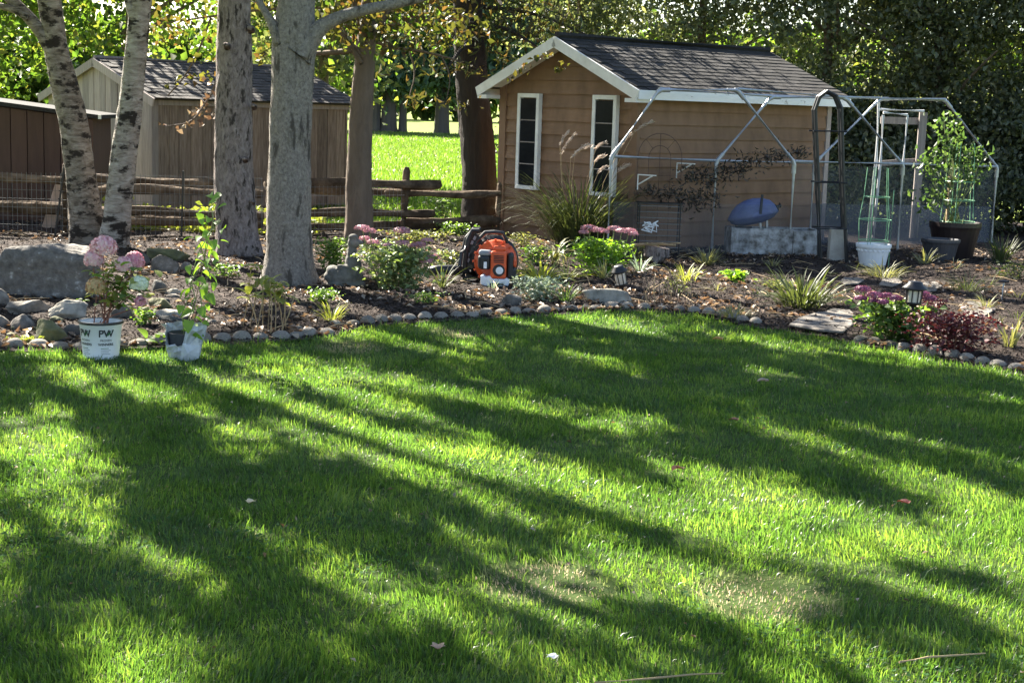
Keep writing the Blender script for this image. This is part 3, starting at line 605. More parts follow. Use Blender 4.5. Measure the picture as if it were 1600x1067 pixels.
def interp(path, step=.06):
    out = []
    for i in range(len(path)-1):
        (a, ra), (b, rb) = path[i], path[i+1]; n = max(1, int((b-a).length/step))
        for k in range(n):
            t = k/n; out.append((a.lerp(b, t), ra + (rb-ra)*t))
    out.append(path[-1]); return out
def smoothpath(path, it=2):
    for _ in range(it):
        q = [path[0]]
        for i in range(len(path)-1):
            (a, ra), (b, rb) = path[i], path[i+1]; q += [(a.lerp(b, .25), ra*.75+rb*.25), (a.lerp(b, .75), ra*.25+rb*.75)]
        path = q + [path[-1]]
    return path
def trunkmesh(m, path, seed, n=22, amp=.07, step=.06):
    pts = interp(smoothpath(path), step)
    z0 = pts[0][0].z
    def jit(p, a):
        return 1 + amp*noise.noise(Vector((math.cos(a)*1.5 + seed, math.sin(a)*1.5, p.z*2.2))) + amp*.5*noise.noise(Vector((math.cos(a)*5 + seed, math.sin(a)*5, p.z*6))) + amp*.55*noise.noise(Vector((math.cos(a)*11 + seed, math.sin(a)*11, p.z*17))) \
            + max(0, .42 - (p.z - z0))**1.3 * 1.1 * (.5 + .5*math.sin(a*4 + seed))
    m.tube([p for p, r in pts], [r for p, r in pts], n, jit=jit); return m
def pxpath(lst, y):
    return [(P(a, b, y), h*pxm(y)) for a, b, h in lst]
# where the photograph's ground lies in sun: the crowns are thin along the rays that reach these spots
LIT = [(480, 630, 210, 58), (1020, 775, 130, 30), (120, 745, 150, 44), (850, 905, 90, 30), (1195, 930, 100, 30), (300, 600, 120, 30), (1120, 445, 110, 16), (1300, 470, 90, 10), (230, 590, 170, 50), (190, 560, 150, 40), (150, 470, 190, 120), (300, 470, 120, 90), (620, 430, 130, 60), (770, 430, 80, 55), (880, 430, 110, 40), (420, 590, 140, 34), (520, 660, 150, 36), (700, 610, 130, 22), (60, 700, 110, 40), (150, 840, 120, 40), (330, 880, 120, 36), (620, 730, 90, 26),
       (760, 780, 90, 22), (1060, 790, 90, 22), (1000, 705, 70, 16), (1230, 572, 60, 12), (880, 545, 120, 14), (900, 640, 110, 14), (1100, 625, 60, 10), (1180, 900, 140, 30), (1380, 690, 50, 16), (1430, 850, 110, 26), (820, 880, 120, 26), (560, 980, 110, 26), (960, 1010, 120, 26), (80, 590, 60, 14)]
def sunlit(Wc, rng):                     # True where a clump at Wc would shade those spots or added sun streaks
    g_ = Wc - np.array(SUND)[None]*(Wc[:, 2:3]/SUND.z); d = g_ - np.array([0, 0, CAMH]); Q = np.array(CM.inverted()) @ d.T
    px = 800 + FPX*Q[0]/np.maximum(-Q[2], .1); py = 533.5 - FPX*Q[1]/np.maximum(-Q[2], .1); r = np.zeros(len(Wc), bool)
    for (a, b, c, e) in LIT: r |= ((px-a)/c)**2 + ((py-b)/e)**2 < 1
    u = g_[:, 0]*.731 + g_[:, 1]*.682; v = g_[:, 0]*.682 - g_[:, 1]*.731      # across and along the fall of the shadows
    return (r & (rng.random(len(Wc)) < .93)) | (vnoise(u*8.5, v*2.1, 1, 77) > .06)
def clumps(ell, nc, m, sig, rng, shell=.5, off=None):
    out = []
    for (c, r, wgt) in ell:
        k = max(1, int(nc*wgt)); d = rng.normal(size=(k, 3)); d /= np.linalg.norm(d, axis=1, keepdims=True)
        rad = (shell + (1-shell)*rng.random(k)) if shell < 1 else np.ones(k)
        cc = np.array(c) + d*rad[:, None]*np.array(r)
        if off is not None: cc = cc[~sunlit(cc + off, rng)]; k = len(cc)
        per = rng.poisson(m, k).clip(3); idx = np.repeat(np.arange(k), per)
        out.append(cc[idx] + rng.normal(size=(len(idx), 3))*sig*np.array([1, 1, .7] if off is None else [.62, .62, 1.7])*rng.uniform(.6, 1.4, k)[idx][:, None])
    return np.concatenate(out)
def foliage(name, ell, nc, m, sig, L, W, mat, parent, seed, shell=.45, droop=.4, fold=.25, keep=None):
    rng = np.random.default_rng(seed); C = clumps(ell, nc, m, sig, rng, shell, np.array(parent.location) if parent is not None and mat is LG['crown'] else None)
    C = C[C[:, 2] > .03]
    if keep is not None: C = C[keep(C)]
    n = len(C); D = rdir(n, rng); D[:, 2] -= droop; N = rdir(n, rng); N[:, 2] += .6
    s = rng.uniform(.6, 1.25, n)
    return leafmesh(name, C, D, N, L*s, W*s, fold, mat, parent, bend=.12)
def inview(C, lo=-60, hi=1660, top=-60):  # is the point within the picture (plus margin)?
    Q = np.array(CM.inverted()) @ (C - np.array([0, 0, CAMH])).T
    px = 800 + FPX*Q[0]/-Q[2]; py = 533.5 - FPX*Q[1]/-Q[2]; return (px > lo) & (px < hi) & (py > top), px, py

# ---- the six trunks in the garden
def limb(m, a, b, r0, r1, sag=.3, n=8, seed=0):
    a = Vector(a); b = Vector(b); mid = a.lerp(b, .5) + Vector((0, 0, sag)); path = smoothpath([(a, r0), (mid, (r0+r1)/2), (b, r1)]); trunkmesh(m, path, seed, n, .05, .2)
def gtree(name, label, cat, px, y, topz, toppt, bark, extra=None, crown=None, seed=0, n=22, amp=.07, root=None):
    path = pxpath(px, y); base = root or Vector((path[0][0].x, y, 0)); 
    t = E(name, label, cat, (base.x, base.y, 0))
    path = [(p - t.location, r) for p, r in path]
    path.insert(0, (Vector((path[0][0].x, 0, -.12)), path[0][1]*1.08))
    last = path[-1]; path.append((Vector((toppt[0], toppt[1], last[0].z + (topz-last[0].z)*.5)), last[1]*.8)); path.append((Vector((toppt[0]*1.3, toppt[1]*1.3, topz)), last[1]*.25))
    m = MB(); trunkmesh(m, path, seed, 44, amp, .032); m.build('trunk', bark, t, smooth=True)
    return t, path
def local(t, p): return Vector(p) - t.location
# forked birch
t, _ = gtree('birch_tree', 'leaning forked birch with shaggy grey bark beside the maroon shed', 'tree', [(140, 386, 31), (136, 350, 26.5), (129, 300, 23), (117, 200, 21.5), (102, 140, 20.5), (89, 85, 18), (81, 30, 18), (77, 0, 17.5)], 16.5, 8.5, (-.75, .2), B['birch'], seed=11, amp=.10)
m = MB(); trunkmesh(m, [(local(t, p), r) for p, r in pxpath([(88, 92, 9), (62, 48, 10), (44, 26, 9.5), (20, 2, 8), (-30, -40, 7), (-90, -110, 4)], 16.45)], 3, 12); trunkmesh(m, [(local(t, p), r) for p, r in pxpath([(46, 30, 5), (20, 14, 5), (-20, 6, 4), (-90, -20, 2.5)], 16.4)], 4, 10); m.build('branch', B['birch'], t, smooth=True)
m = MB(); limb(m, (-.6, .1, 4.2), (-2.5, -.6, 5.8), .07, .02); limb(m, (-.7, .1, 4.8), (1.2, -.8, 6.5), .06, .02); limb(m, (-.7, .2, 5.2), (-1.8, 1.6, 7), .05, .015); limb(m, (-.8, .2, 6), (-.2, -1.4, 8), .04, .01); m.build('branch', B['birch'], t, smooth=True)
foliage('crown', [((-1.5, -.4, 6.2), (1.9, 1.7, 1.5), 1), ((.4, -.6, 6.8), (1.4, 1.4, 1.2), .6)], 150, 90, .12, .10, .07, LG['crown'], t, 21)
# slender birch
t, _ = gtree('birch_tree', 'slender upright birch with pale banded bark behind the hydrangea pot', 'tree', [(178, 388, 24), (181, 355, 21), (187, 300, 19.5), (194, 240, 19.5), (204, 170, 18.5), (211, 100, 17), (216, 50, 16.5), (220, 0, 16)], 16.2, 8, (.7, -.2), B['birch2'], seed=17, amp=.09)
m = MB()
trunkmesh(m, [(local(t, p), r) for p, r in pxpath([(215, 48, 6), (206, 20, 7), (198, -10, 6), (180, -70, 4)], 16.15)], 5, 10); limb(m, (.7, -.2, 4), (2.4, -.9, 5.6), .06, .02); limb(m, (.75, -.2, 4.6), (-1, -1, 6.2), .05, .015); limb(m, (.8, -.2, 5.4), (1.2, -1.6, 7.4), .04, .01)
m.build('branch', B['birch2'], t, smooth=True)
foliage('crown', [((.9, -.6, 6.0), (1.9, 1.6, 1.5), 1)], 140, 90, .12, .10, .07, LG['crown'], t, 22)
# scaly grey trunk
t, _ = gtree('spruce_tree', 'straight scaly grey trunk with knots beside the smooth grey trunk', 'tree', [(375, 402, 36), (371, 370, 33), (366, 300, 30.5), (365, 170, 27.5), (366, 60, 26), (366, 0, 25)], 15.9, 11, (.0, .0), B['scaly'], seed=23, amp=.08)
m = MB(); kn = random.Random(4)
for (px, py) in ((345, 162), (391, 165), (340, 246), (381, 248), (388, 316), (352, 70), (386, 42)):
    c = local(t, P(px, py, 15.6)); s_ = kn.uniform(.014, .022); c.y += .02 if 350 < px < 384 else .16
    m.tube([c + Vector((0, .08, -.02)), c, c + Vector((0, -.012, .004))], [s_*2.2, s_*1.5, s_*.6], 8)
m.build('branch_knot', B['scaly'], t, smooth=True)
m = MB()
for k in range(12):
    a = k*2.4; z = 3.4 + k*.45; limb(m, (0, 0, z), (math.cos(a)*2.0, math.sin(a)*2.0, z-.1), .035, .01, .1, 6, k)
m.build('branch', B['scaly'], t)
foliage('crown', [((0, 0, 4.6), (1.9, 1.9, 1.2), .7), ((0, 0, 6.6), (1.6, 1.6, 1.2), .5)], 170, 80, .12, .10, .06, LG['crown'], t, 23)
# smooth grey trunk with long side branch
t, _ = gtree('maple_tree', 'smooth pale grey trunk with one long branch reaching over the fence gap', 'tree', [(452, 447, 43), (452, 415, 37), (451, 300, 33), (455, 150, 31.5), (459, 70, 34), (461, 30, 30), (463, 0, 27.5)], 13.6, 9, (.15, .1), B['smooth'], seed=31, amp=.06)
m = MB(); trunkmesh(m, [(local(t, p), r) for p, r in pxpath([(466, 85, 22), (487, 56, 14), (512, 34, 10), (560, 17, 8.5), (620, 6, 8), (690, -12, 7), (800, -60, 5), (900, -140, 2)], 13.55)], 6, 12); trunkmesh(m, [(local(t, p), r) for p, r in pxpath([(440, 70, 10), (425, 36, 6), (406, 6, 5), (380, -50, 4), (330, -140, 2)], 13.5)], 7, 10); m.build('branch', B['smooth'], t, smooth=True)
m = MB(); limb(m, (.1, .1, 3.6), (-2.2, -.4, 5.2), .09, .02); limb(m, (.1, .1, 4.0), (2.0, -.9, 5.6), .08, .02); limb(m, (.15, .1, 4.6), (-.6, 2, 6.4), .07, .02); limb(m, (.15, .1, 5), (.6, -1.8, 6.6), .06, .015); m.build('branch', B['smooth'], t, smooth=True)
foliage('crown', [((-.6, .2, 5.4), (2.4, 2.0, 1.5), 1), ((1.4, -.3, 5.6), (1.6, 1.5, 1.2), .6)], 200, 90, .12, .11, .08, LG['crown'], t, 24)
maple = t
# brown trunk by the fence
t, _ = gtree('maple_tree', 'slim brown trunk with broken side stubs standing at the rail fence', 'tree', [(563, 388, 25), (562, 360, 22), (560, 300, 21), (562, 220, 18), (568, 120, 16.5), (572, 70, 15.5), (580, 0, 14)], 17.4, 7.5, (.3, .2), B['brown'], seed=37)
m = MB()
for lst in ([(566, 100, 5), (553, 80, 4.5), (540, 62, 4), (530, 48, 3), (515, 40, 2)], [(568, 92, 3), (556, 74, 2.5), (546, 66, 2), (535, 40, 1.5)], [(574, 70, 6), (590, 50, 5), (606, 20, 4.5), (625, -20, 4)], [(555, 78, 4), (530, 82, 3.5), (492, 84, 3)], [(572, 60, 5), (560, 30, 4), (550, -10, 4)]):
    trunkmesh(m, [(local(t, p), r*.9) for p, r in pxpath(lst, 17.3)], len(m.v), 8, .1)
m.build('branch', B['brown'], t, smooth=True)
L17 = pxm(17.2)
def hang(lst, y, n, sg, L, W, mat, parent, seed, name='leaf_spray'):  # leaf sprays that hang into the top of the view
    rng = np.random.default_rng(seed); C = []
    for (px, py, r) in lst:
        c = P(px, py, y + rng.uniform(-.6, .6)); k = rng.poisson(n*r); C.append(np.array(c) + rng.normal(size=(k, 3))*sg*r*np.array([1.3, 1.2, .7]))
    C = np.concatenate(C) - np.array(parent.location); n_ = len(C); D = rdir(n_, rng); D[:, 2] -= .5; N = rdir(n_, rng); N[:, 2] += .4; s = rng.uniform(.6, 1.25, n_)
    return leafmesh(name, C, D, N, L*s, W*s, .3, mat, parent, bend=.15)
rr = random.Random(9)
hang([(rr.uniform(570, 725), rr.uniform(20, 165), rr.uniform(.4, .9)) for i in range(34)], 18.8, 15, .14, .11, .04, LG['needle'], t, 47)
hang([(rr.uniform(225, 345), rr.uniform(-25, 60), rr.uniform(.4, .9)) for i in range(18)] + [(rr.uniform(395, 430), rr.uniform(-10, 90), .5) for i in range(6)] + [(rr.uniform(235, 340), rr.uniform(90, 150), .35) for i in range(8)], 17.6, 13, .12, .085, .06, LG['brown'], t, 48)
m = MB()
for lst in ([(572, 60, 2.5), (610, 75, 2), (660, 80, 1.6), (715, 95, 1)], [(574, 40, 2.5), (620, 40, 2), (680, 30, 1.5), (740, 35, .8)], [(568, 30, 2.5), (500, 10, 2), (420, 14, 1.6), (330, 26, 1.2), (235, 40, .6)], [(330, 26, 1.2), (315, 70, .9), (290, 120, .6), (262, 150, .4)], [(640, 80, 1.3), (650, 115, .9), (640, 150, .5)], [(690, 88, 1.1), (705, 120, .8), (698, 155, .4)]):
    trunkmesh(m, [(local(t, p), r) for p, r in pxpath(lst, 18.0)], len(m.v), 6, .1, .12)
m.build('branch', B['brown'], t)
hang([(rr.uniform(500, 720), rr.uniform(-40, 70) - abs(i % 5)*2, rr.uniform(.6, 1.2)) for i in range(34)] + [(548, 30, 1), (520, 55, .6), (590, 60, .8), (620, 75, .6)], 17.2, 20, .13, .095, .07, LG['brown'], t, 41)
hang([(rr.uniform(490, 700), rr.uniform(-30, 95), rr.uniform(.5, 1)) for i in range(26)], 17.6, 14, .13, .10, .07, LG['lit'], t, 42)
hang([(305, 180, .5), (318, 165, .6), (330, 150, .7), (312, 195, .45), (330, 178, .5), (338, 130, .8), (300, 198, .3), (255, 197, .3), (290, 202, .35)], 16.6, 12, .09, .085, .065, M['deadleaf'], maple, 43)
m = MB(); trunkmesh(m, [(local(maple, p), r) for p, r in pxpath([(345, 100, 2), (335, 140, 1.6), (318, 165, 1.2), (300, 192, 1), (262, 197, .6)], 16.6)], 2, 6); m.build('branch', B['brown'], maple)
foliage('crown', [((0, 0, 5.2), (1.7, 1.7, 1.2), 1)], 24, 30, .28, .10, .07, LG['crown'], t, 25)
# dark cedar
t, _ = gtree('cedar_tree', 'thick dark trunk with hanging brown sprays beside the tan shed', 'tree', [(752, 380, 33), (750, 340, 29), (749, 250, 26), (738, 150, 25), (733, 60, 23), (730, 0, 22)], 20.3, 10, (-.2, .1), B['cedar'], seed=41)
m = MB()
for k in range(9):
    a = rr.uniform(-.6, 3.7) + PI; z = 2.2 + k*.25; limb(m, (-.15, 0, z+.2), (-.15 + math.cos(a)*1.6, math.sin(a)*1.2, z-.1), .035, .01, .12, 6, k)
m.build('branch', B['cedar'], t)
hang([(rr.uniform(640, 900), rr.uniform(-45, 55) - abs(px_ - 740)*0, rr.uniform(.6, 1.2)) for px_ in range(46)], 20, 26, .16, .15, .035, LG['needle'], t, 44, 'cedar_spray')
hang([(rr.uniform(690, 800), rr.uniform(30, 125), rr.uniform(.5, .9)) for i in range(22)], 20.1, 16, .15, .16, .03, LG['needle'], t, 45, 'cedar_spray')
hang([(872, 68, .5), (855, 85, .4), (838, 92, .35), (822, 100, .4), (810, 112, .35), (880, 100, .35), (872, 110, .3), (800, 125, .3), (790, 95, .6), (850, 60, .6)], 18.2, 18, .085, .075, .05, LG['brown'], t, 46)
foliage('crown', [((-.3, 1.2, 5.2), (2.3, 2.2, 2.0), 1)], 110, 66, .24, .12, .05, LG['crown'], t, 26)
# trees outside the left of the view, whose shade falls on the lawn
for (x, y, r, z1, lab, sd) in ((-5.6, 12.1, .15, 9, 'tall leafy maple beyond the boulder, left of the lawn', 51), (-7.4, 15.6, .17, 10, 'tall leafy maple beside the maroon shed, left of the birches', 52), (-8.6, 10.2, .16, 9, 'tall leafy maple at the far left edge of the lawn', 53)):
    t = E('maple_tree', lab, 'tree', (x, y, 0)); m = MB(); trunkmesh(m, [(Vector((0, 0, -.1)), r*1.4), (Vector((0, 0, .3)), r), (Vector((.1, 0, 3)), r*.85), (Vector((.2, .1, z1)), .03)], sd, 14, .06, .12); m.build('trunk', B['smooth'], t, smooth=True)
    m = MB(); q = random.Random(sd)
    for k in range(7): a = k*2.4 + sd; z = 2.6 + k*.6; limb(m, (.1, 0, z), (math.cos(a)*2.1, math.sin(a)*2.1, z + 1.2), .07 - k*.006, .015, .25, 7, k)
    m.build('branch', B['smooth'], t, smooth=True)
    foliage('crown', [((0, 0, 4.6), (2.3, 2.3, 1.3), .8), ((.2, 0, 6.6), (2.0, 2.0, 1.3), .7)], 230, 95, .12, .11, .08, LG['crown'], t, sd)

# ---- background trees
def bgtree(name, lab, x, y, h, ell, nc, m_, sig, L, W, lm, seed, bark=B['brown'], r=.13, group=None, shell=.35):
    t = E(name, lab, 'tree', (x, y, 0), 0, group); m = MB(); q = random.Random(seed)
    trunkmesh(m, [(Vector((0, 0, -.1)), r*1.3), (Vector((0, 0, .4)), r), (Vector((q.uniform(-.3, .3), 0, h*.5)), r*.7), (Vector((q.uniform(-.5, .5), 0, h)), .02)], seed, 10, .06, .25)
    for k in range(6): a = q.uniform(0, 6.3); z = h*q.uniform(.25, .7); limb(m, (0, 0, z), (math.cos(a)*h*.25, math.sin(a)*h*.25, z + h*.15), r*.4, .012, .1, 6, k)
    m.build('trunk', bark, t); foliage('crown', ell, nc, m_, sig, L, W, lm, t, seed, shell); return t
BG = 'trees behind the sheds'
bgtree('maple_tree', 'sunlit yellow-green maple behind the maroon shed', -9.6, 27, 6, [((0, 0, 3.3), (2.4, 2, 2.2), 1)], 150, 42, .28, .135, .10, LG['lit'], 61, group=BG)
bgtree('maple_tree', 'sunlit yellow-green maple above the grey shed gable, between the birches', -7.0, 27.4, 7.4, [((0, 0, 4.5), (2.4, 2, 2.7), 1)], 170, 42, .28, .135, .10, LG['lit'], 62, group=BG)
bgtree('maple_tree', 'sunlit maple above the grey shed roof, between slender birch and scaly trunk', -4.9, 32, 5.5, [((0, 0, 2.8), (2.0, 2, 1.8), 1)], 115, 40, .28, .135, .10, LG['lit'], 63, group=BG)
bgtree('maple_tree', 'shaded green maple above the roof end of the grey shed', -3.6, 28.5, 6.4, [((0, 0, 3.6), (1.7, 1.6, 2.2), 1)], 120, 40, .30, .16, .12, LG['dark'], 64, group=BG)
bgtree('maple_tree', 'pale sunlit tree far behind the maroon shed', -13.5, 34, 7, [((0, 0, 3.8), (3, 2, 2.8), 1)], 160, 40, .35, .2, .15, LG['lit'], 65, group=BG)
# hedge of dark trees behind shed and greenhouse
HG = 'dark trees forming the hedge'
for i, (x, y, h, rx, nz, lab) in enumerate([
    (1.1, 27, 6.6, 1.7, 120, 'dark bushy tree rising behind the gable peak of the tan shed'),
    (3.0, 25.5, 6.6, 1.7, 140, 'dark bushy tree behind the middle of the tan shed roof'),
    (5.0, 24.6, 6.6, 1.6, 150, 'dense dark tree behind the end of the tan shed roof'),
    (6.5, 24.0, 6.4, 1.4, 150, 'dense dark tree behind the door frame of the greenhouse'),
    (7.9, 23.2, 6.2, 1.4, 160, 'dense dark tree behind the end hoop of the greenhouse'),
    (9.1, 22.6, 6.0, 1.4, 130, 'dense dark tree beyond the end hoop, at the hedge end')]):
    bgtree('hedge_tree', lab, x, y, h, [((0, 0, h*.62), (rx, 1.3, h*.42), 1), ((0, 0, 1.2), (rx*.95, 1.1, 1.3), .75 if i > 1 else .1)], int(nz*1.6), 70, .22, .10, .06, LG['dark'], 70+i, group=HG, r=.10)
for (x, y, lab, sd) in ((5.6, 26.2, 'sunlit shrub showing through the hedge beside the black trellis', 81), (7.1, 25.8, 'sunlit shrub showing through the hedge behind the tomato plants', 82)):
    t = E('shrub', lab, 'shrub', (x, y, 0)); m = MB()
    for k in range(5): a = k*1.3; limb(m, (0, 0, 0), (math.cos(a)*.5, math.sin(a)*.5, 1.6), .02, .006, .1, 5, k)
    m.build('stem', B['brown'], t); foliage('crown', [((0, 0, 1.2), (.9, .7, .9), 1)], 34, 34, .2, .13, .09, LG['lit'], t, sd)
for (x, y, lab, sd) in ((5.3, 22.6, 'low dark bush filling the hedge foot behind the black trellis', 85), (6.6, 22.3, 'low dark bush filling the hedge foot behind the white scalloped pot', 86), (8.0, 21.9, 'low dark bush filling the hedge foot behind the maroon pot', 87), (9.3, 21.2, 'low dark bush at the hedge foot beyond the end hoop', 88)):
    t = E('shrub', lab, 'shrub', (x, y, 0), 0, 'low bushes at the hedge foot'); m = MB()
    for k in range(6): a = k*1.1; limb(m, (0, 0, -.05), (math.cos(a)*.4, math.sin(a)*.4, 1.0), .018, .006, .1, 5, k)
    m.build('stem', B['brown'], t); foliage('crown', [((0, 0, .6), (.85, .5, .75), 1)], 46, 44, .17, .09, .055, LG['dark'], t, sd, .2)
# far spruces across the field
for i, (px, r, h, rx) in enumerate([(586, .30, 11, 3.2), (607, .42, 12, 3.4), (629, .22, 9, 2.6), (690, .40, 12, 4.0), (722, .2, 10, 3), (520, .3, 11, 4), (440, .3, 11, 4), (790, .35, 11, 4), (860, .3, 10, 4)]):
    b_ = G(px, 206 + (px-600)*.03, -.04); h0 = 2.0
    t = E('spruce_tree', ['spruce with a slim trunk at the far field edge, beside the fence-side trunk', 'thick-trunked spruce at the far field edge, beside the slim one', 'thin young spruce at the far field edge', 'lone thick-trunked spruce across the field, near the dark cedar', 'thin spruce across the field, partly behind the dark cedar', 'far spruce behind the grey shed roof end', 'far spruce behind the smooth grey trunk', 'far spruce seen past the tan shed corner', 'far spruce behind the tan shed gable'][i], 'tree', (b_.x, b_.y, -.04))
    m = MB(); trunkmesh(m, [(Vector((0, 0, -.2)), r*1.2), (Vector((0, 0, 1)), r), (Vector((0, 0, h)), .04)], i, 9, .05, .6); m.build('trunk', B['far'], t)
    foliage('crown', [((0, 0, h*.5 + 1.0), (rx, 2.4, h*.5 - .6), 1), ((0, 0, 3.4), (rx*1.05, 2.4, 1.2), .45)], 85, 42, .5, .50, .22, LG['far'], t, 90+i, .3, .8)
# sunlit woods beyond, one far mass
tag(foliage('far_woods', [((x_, 150 + 6*math.sin(x_), 5), (7, 4, 5.5), .2) for x_ in range(-75, 60, 9)], 240, 40, 1.0, 1.1, .8, LG['lit'], None, 99, .4), 'hazy sunlit woods along the far side of the field', 'woods', kind='stuff')
# leafy ground cover behind the left fence, sunlit
rng = np.random.default_rng(5); n = 2600; C = np.stack([rng.uniform(-5.2, -2.4, n), rng.uniform(18.3, 19.6, n), np.abs(rng.normal(.10, .08, n))], 1); D = rdir(n, rng); N = rdir(n, rng); N[:, 2] += 1
tag(leafmesh('ground_cover', C, D, N, rng.uniform(.06, .12, n), rng.uniform(.05, .09, n), .2, LG['yellow']), 'bright leafy ground cover beneath the fence rails by the grey shed', 'ground cover', kind='stuff')
# ================================================================== GREENHOUSE FRAME
gh = E('greenhouse_frame', 'bare galvanised pipe greenhouse frame with three flat-topped hoops beside the tan shed', 'greenhouse')
HOOPS = [[P(955, 246, 17.2), P(1030, 141, 17.35), P(1152, 141, 17.7), P(1241, 254, 17.9)],
         [P(1119, 253, 18.2), P(1205, 152, 18.5), P(1322, 154, 18.95), P(1411, 258, 19.2)],
         [P(1272, 256, 19.3), P(1375, 155, 19.8), P(1477, 157, 20.2), P(1558, 262, 20.4)]]
pr = .021
def pipe(a, b, r=pr, name='pipe', mat=None): m = MB(); m.tube([a, b], r, 10); return m.build(name, mat or M['pipe'], gh, smooth=False)
for h in HOOPS:
    for k, q in enumerate(h):
        if k in (0, 3): pipe(Vector((q.x, q.y, -.1)), q, name='leg')
        m = MB(); d0 = (h[max(0, k-1)] - q) if k else Vector((0, 0, -1)); d1 = (h[k+1] - q) if k < 3 else Vector((0, 0, -1))
        m.tube([q + d0.normalized()*.13, q + d0.normalized()*.03, q + d1.normalized()*.03, q + d1.normalized()*.13], pr*1.28, 10); m.build('pipe_elbow', M['pipe'], gh)
    for k in range(3): pipe(h[k], h[k+1], name=['rafter', 'top_bar', 'rafter'][k])
for k in range(4):
    for i in range(2): pipe(HOOPS[i][k] + Vector((0, 0, .012)), HOOPS[i+1][k] + Vector((0, 0, .012)), pr*.92, 'purlin')
# end door frame of plastic pipe and old wood
def bar(lst, y, r=.022, mat=M['pvc'], name='door_frame'):
    m = MB(); m.tube([P(a, b, y) for a, b in lst], r, 8); return m.build(name, mat, gh)
bar([(1373, 158), (1369, 250), (1356, 376)], 19.95); bar([(1372, 171), (1444, 174)], 19.94, .018); bar([(1380, 180), (1376, 250), (1364, 372)], 19.8, .018); bar([(1380, 176), (1418, 180)], 19.8, .018); bar([(1418, 180), (1411, 256)], 19.8, .016)
m = MB(); m.beam(P(1443, 176, 20.0), P(1427, 372, 20.0), .10, .04, up=(0, 1, 0)); m.build('door_post', M['boardgrey'], gh)
m = MB(); m.beam(P(1376, 188, 20.05), P(1444, 190, 20.05), .03, .09); m.build('door_header', M['boardgrey'], gh)
m = MB(); m.beam(P(1368, 256, 20.05), P(1430, 252, 20.05), .03, .07); m.build('door_rail', M['boardgrey'], gh)
a, b = HOOPS[2][0], HOOPS[2][3]
m = MB(); m.prism([(a.x, a.y+.05, 0), (b.x, b.y+.03, 0), (b.x, b.y+.03, .52), (a.x, a.y+.05, .55)], (0, .004, 0)); m.build('mesh_screen', M['net'], gh)

for i in (0, 1):
    a, b = HOOPS[i][3], HOOPS[i+1][3]; m = MB(); m.prism([(a.x, a.y+.03, .02), (b.x, b.y+.03, .02), (b.x, b.y+.03, b.z-.03), (a.x, a.y+.03, a.z-.03)], (0, .003, 0)); m.build('side_sheeting', M['sheet'], gh)
a, b = HOOPS[0][0], HOOPS[0][3]; m = MB(); m.prism([(a.x+.05, a.y+.03, .02), (b.x, b.y+.03, .02), (b.x, b.y+.03, .6), (a.x+.05, a.y+.03, .62)], (0, .003, 0)); m.build('end_sheeting', M['sheet'], gh)
# black arched trellis
tb = P(1299, 412, 17.1); tr = E('arch_trellis', 'tall narrow black arched trellis beside the whitewashed trough', 'trellis', (tb.x, 17.1, 0))
for dy in (0, .22):
    pts = [P(1283, 413, 17.1), P(1279, 290, 17.1), P(1274, 172, 17.1), P(1281, 152, 17.1), P(1293, 143, 17.1), P(1307, 150, 17.1), P(1315, 170, 17.1), P(1318, 290, 17.1), P(1323, 413, 17.1)]
    m = MB(); m.tube([(p.x - tb.x + dy*.08, dy, max(-.05, p.z)) for p in pts], .021, 8); m.build('hoop', M['black'], tr)
for py in (205, 285, 357):
    for dy in (-.02, .24):
        m = MB(); a = P(1272 + (py-170)*.03, py, 17.1); b = P(1323, py+1, 17.1); m.tube([(a.x-tb.x-.02, dy, a.z), (b.x-tb.x, dy, b.z)], .012, 6); m.build('rung', M['black'], tr)

# sunburst wire trellis against the wall
c = P(1031, 247, 17.55); wt = E('wire_trellis', 'rusty wire trellis with a sunburst top against the tan wall', 'trellis', (c.x, 17.55, 0))
def arcpts(r, cz=0): return [(math.cos(PI*k/16)*r, 0, c.z + math.sin(PI*k/16)*r*1.1 + cz) for k in range(17)]
for r_ in (.25, .125):
    m = MB(); m.tube(arcpts(r_), .0045, 5); m.build('arch_wire', M['rust'], wt)
for x in (-.25, -.125, 0, .125, .25): m = MB(); m.tube([(x, 0, 0), (x, 0, c.z + (.27 if x == 0 else 0))], .0045, 5); m.build('upright_wire', M['rust'], wt)
for a in (PI*.27, PI*.73): m = MB(); m.tube([(math.cos(a)*.125, 0, c.z + math.sin(a)*.137), (math.cos(a)*.25, 0, c.z + math.sin(a)*.275)], .004, 5); m.build('ray_wire', M['rust'], wt)
for z in (c.z-.02, c.z-.2, c.z-.4): m = MB(); m.tube([(-.25, 0, z), (.25, 0, z)], .004, 5); m.build('cross_wire', M['rust'], wt)

# wall brackets
for px, py, y_, lab in ((1058, 255, 17.85, 'white shelf bracket on the tan wall, upper one'), (997, 273, 17.5, 'white shelf bracket low on the tan wall, beside the wire stand')):
    p = P(px, py, y_); o = E('shelf_bracket', lab, 'bracket', (p.x, p.y, p.z))
    for a, b, nm in (((0, 0, 0), (0, 0, -.17), 'upright'), ((0, -.01, .0), (.19, -.14, .0), 'arm'), ((.01, 0, -.11), (.15, -.11, -.01), 'brace')): m = MB(); m.beam(a, b, .022, .012); m.build(nm, M['white'], o)
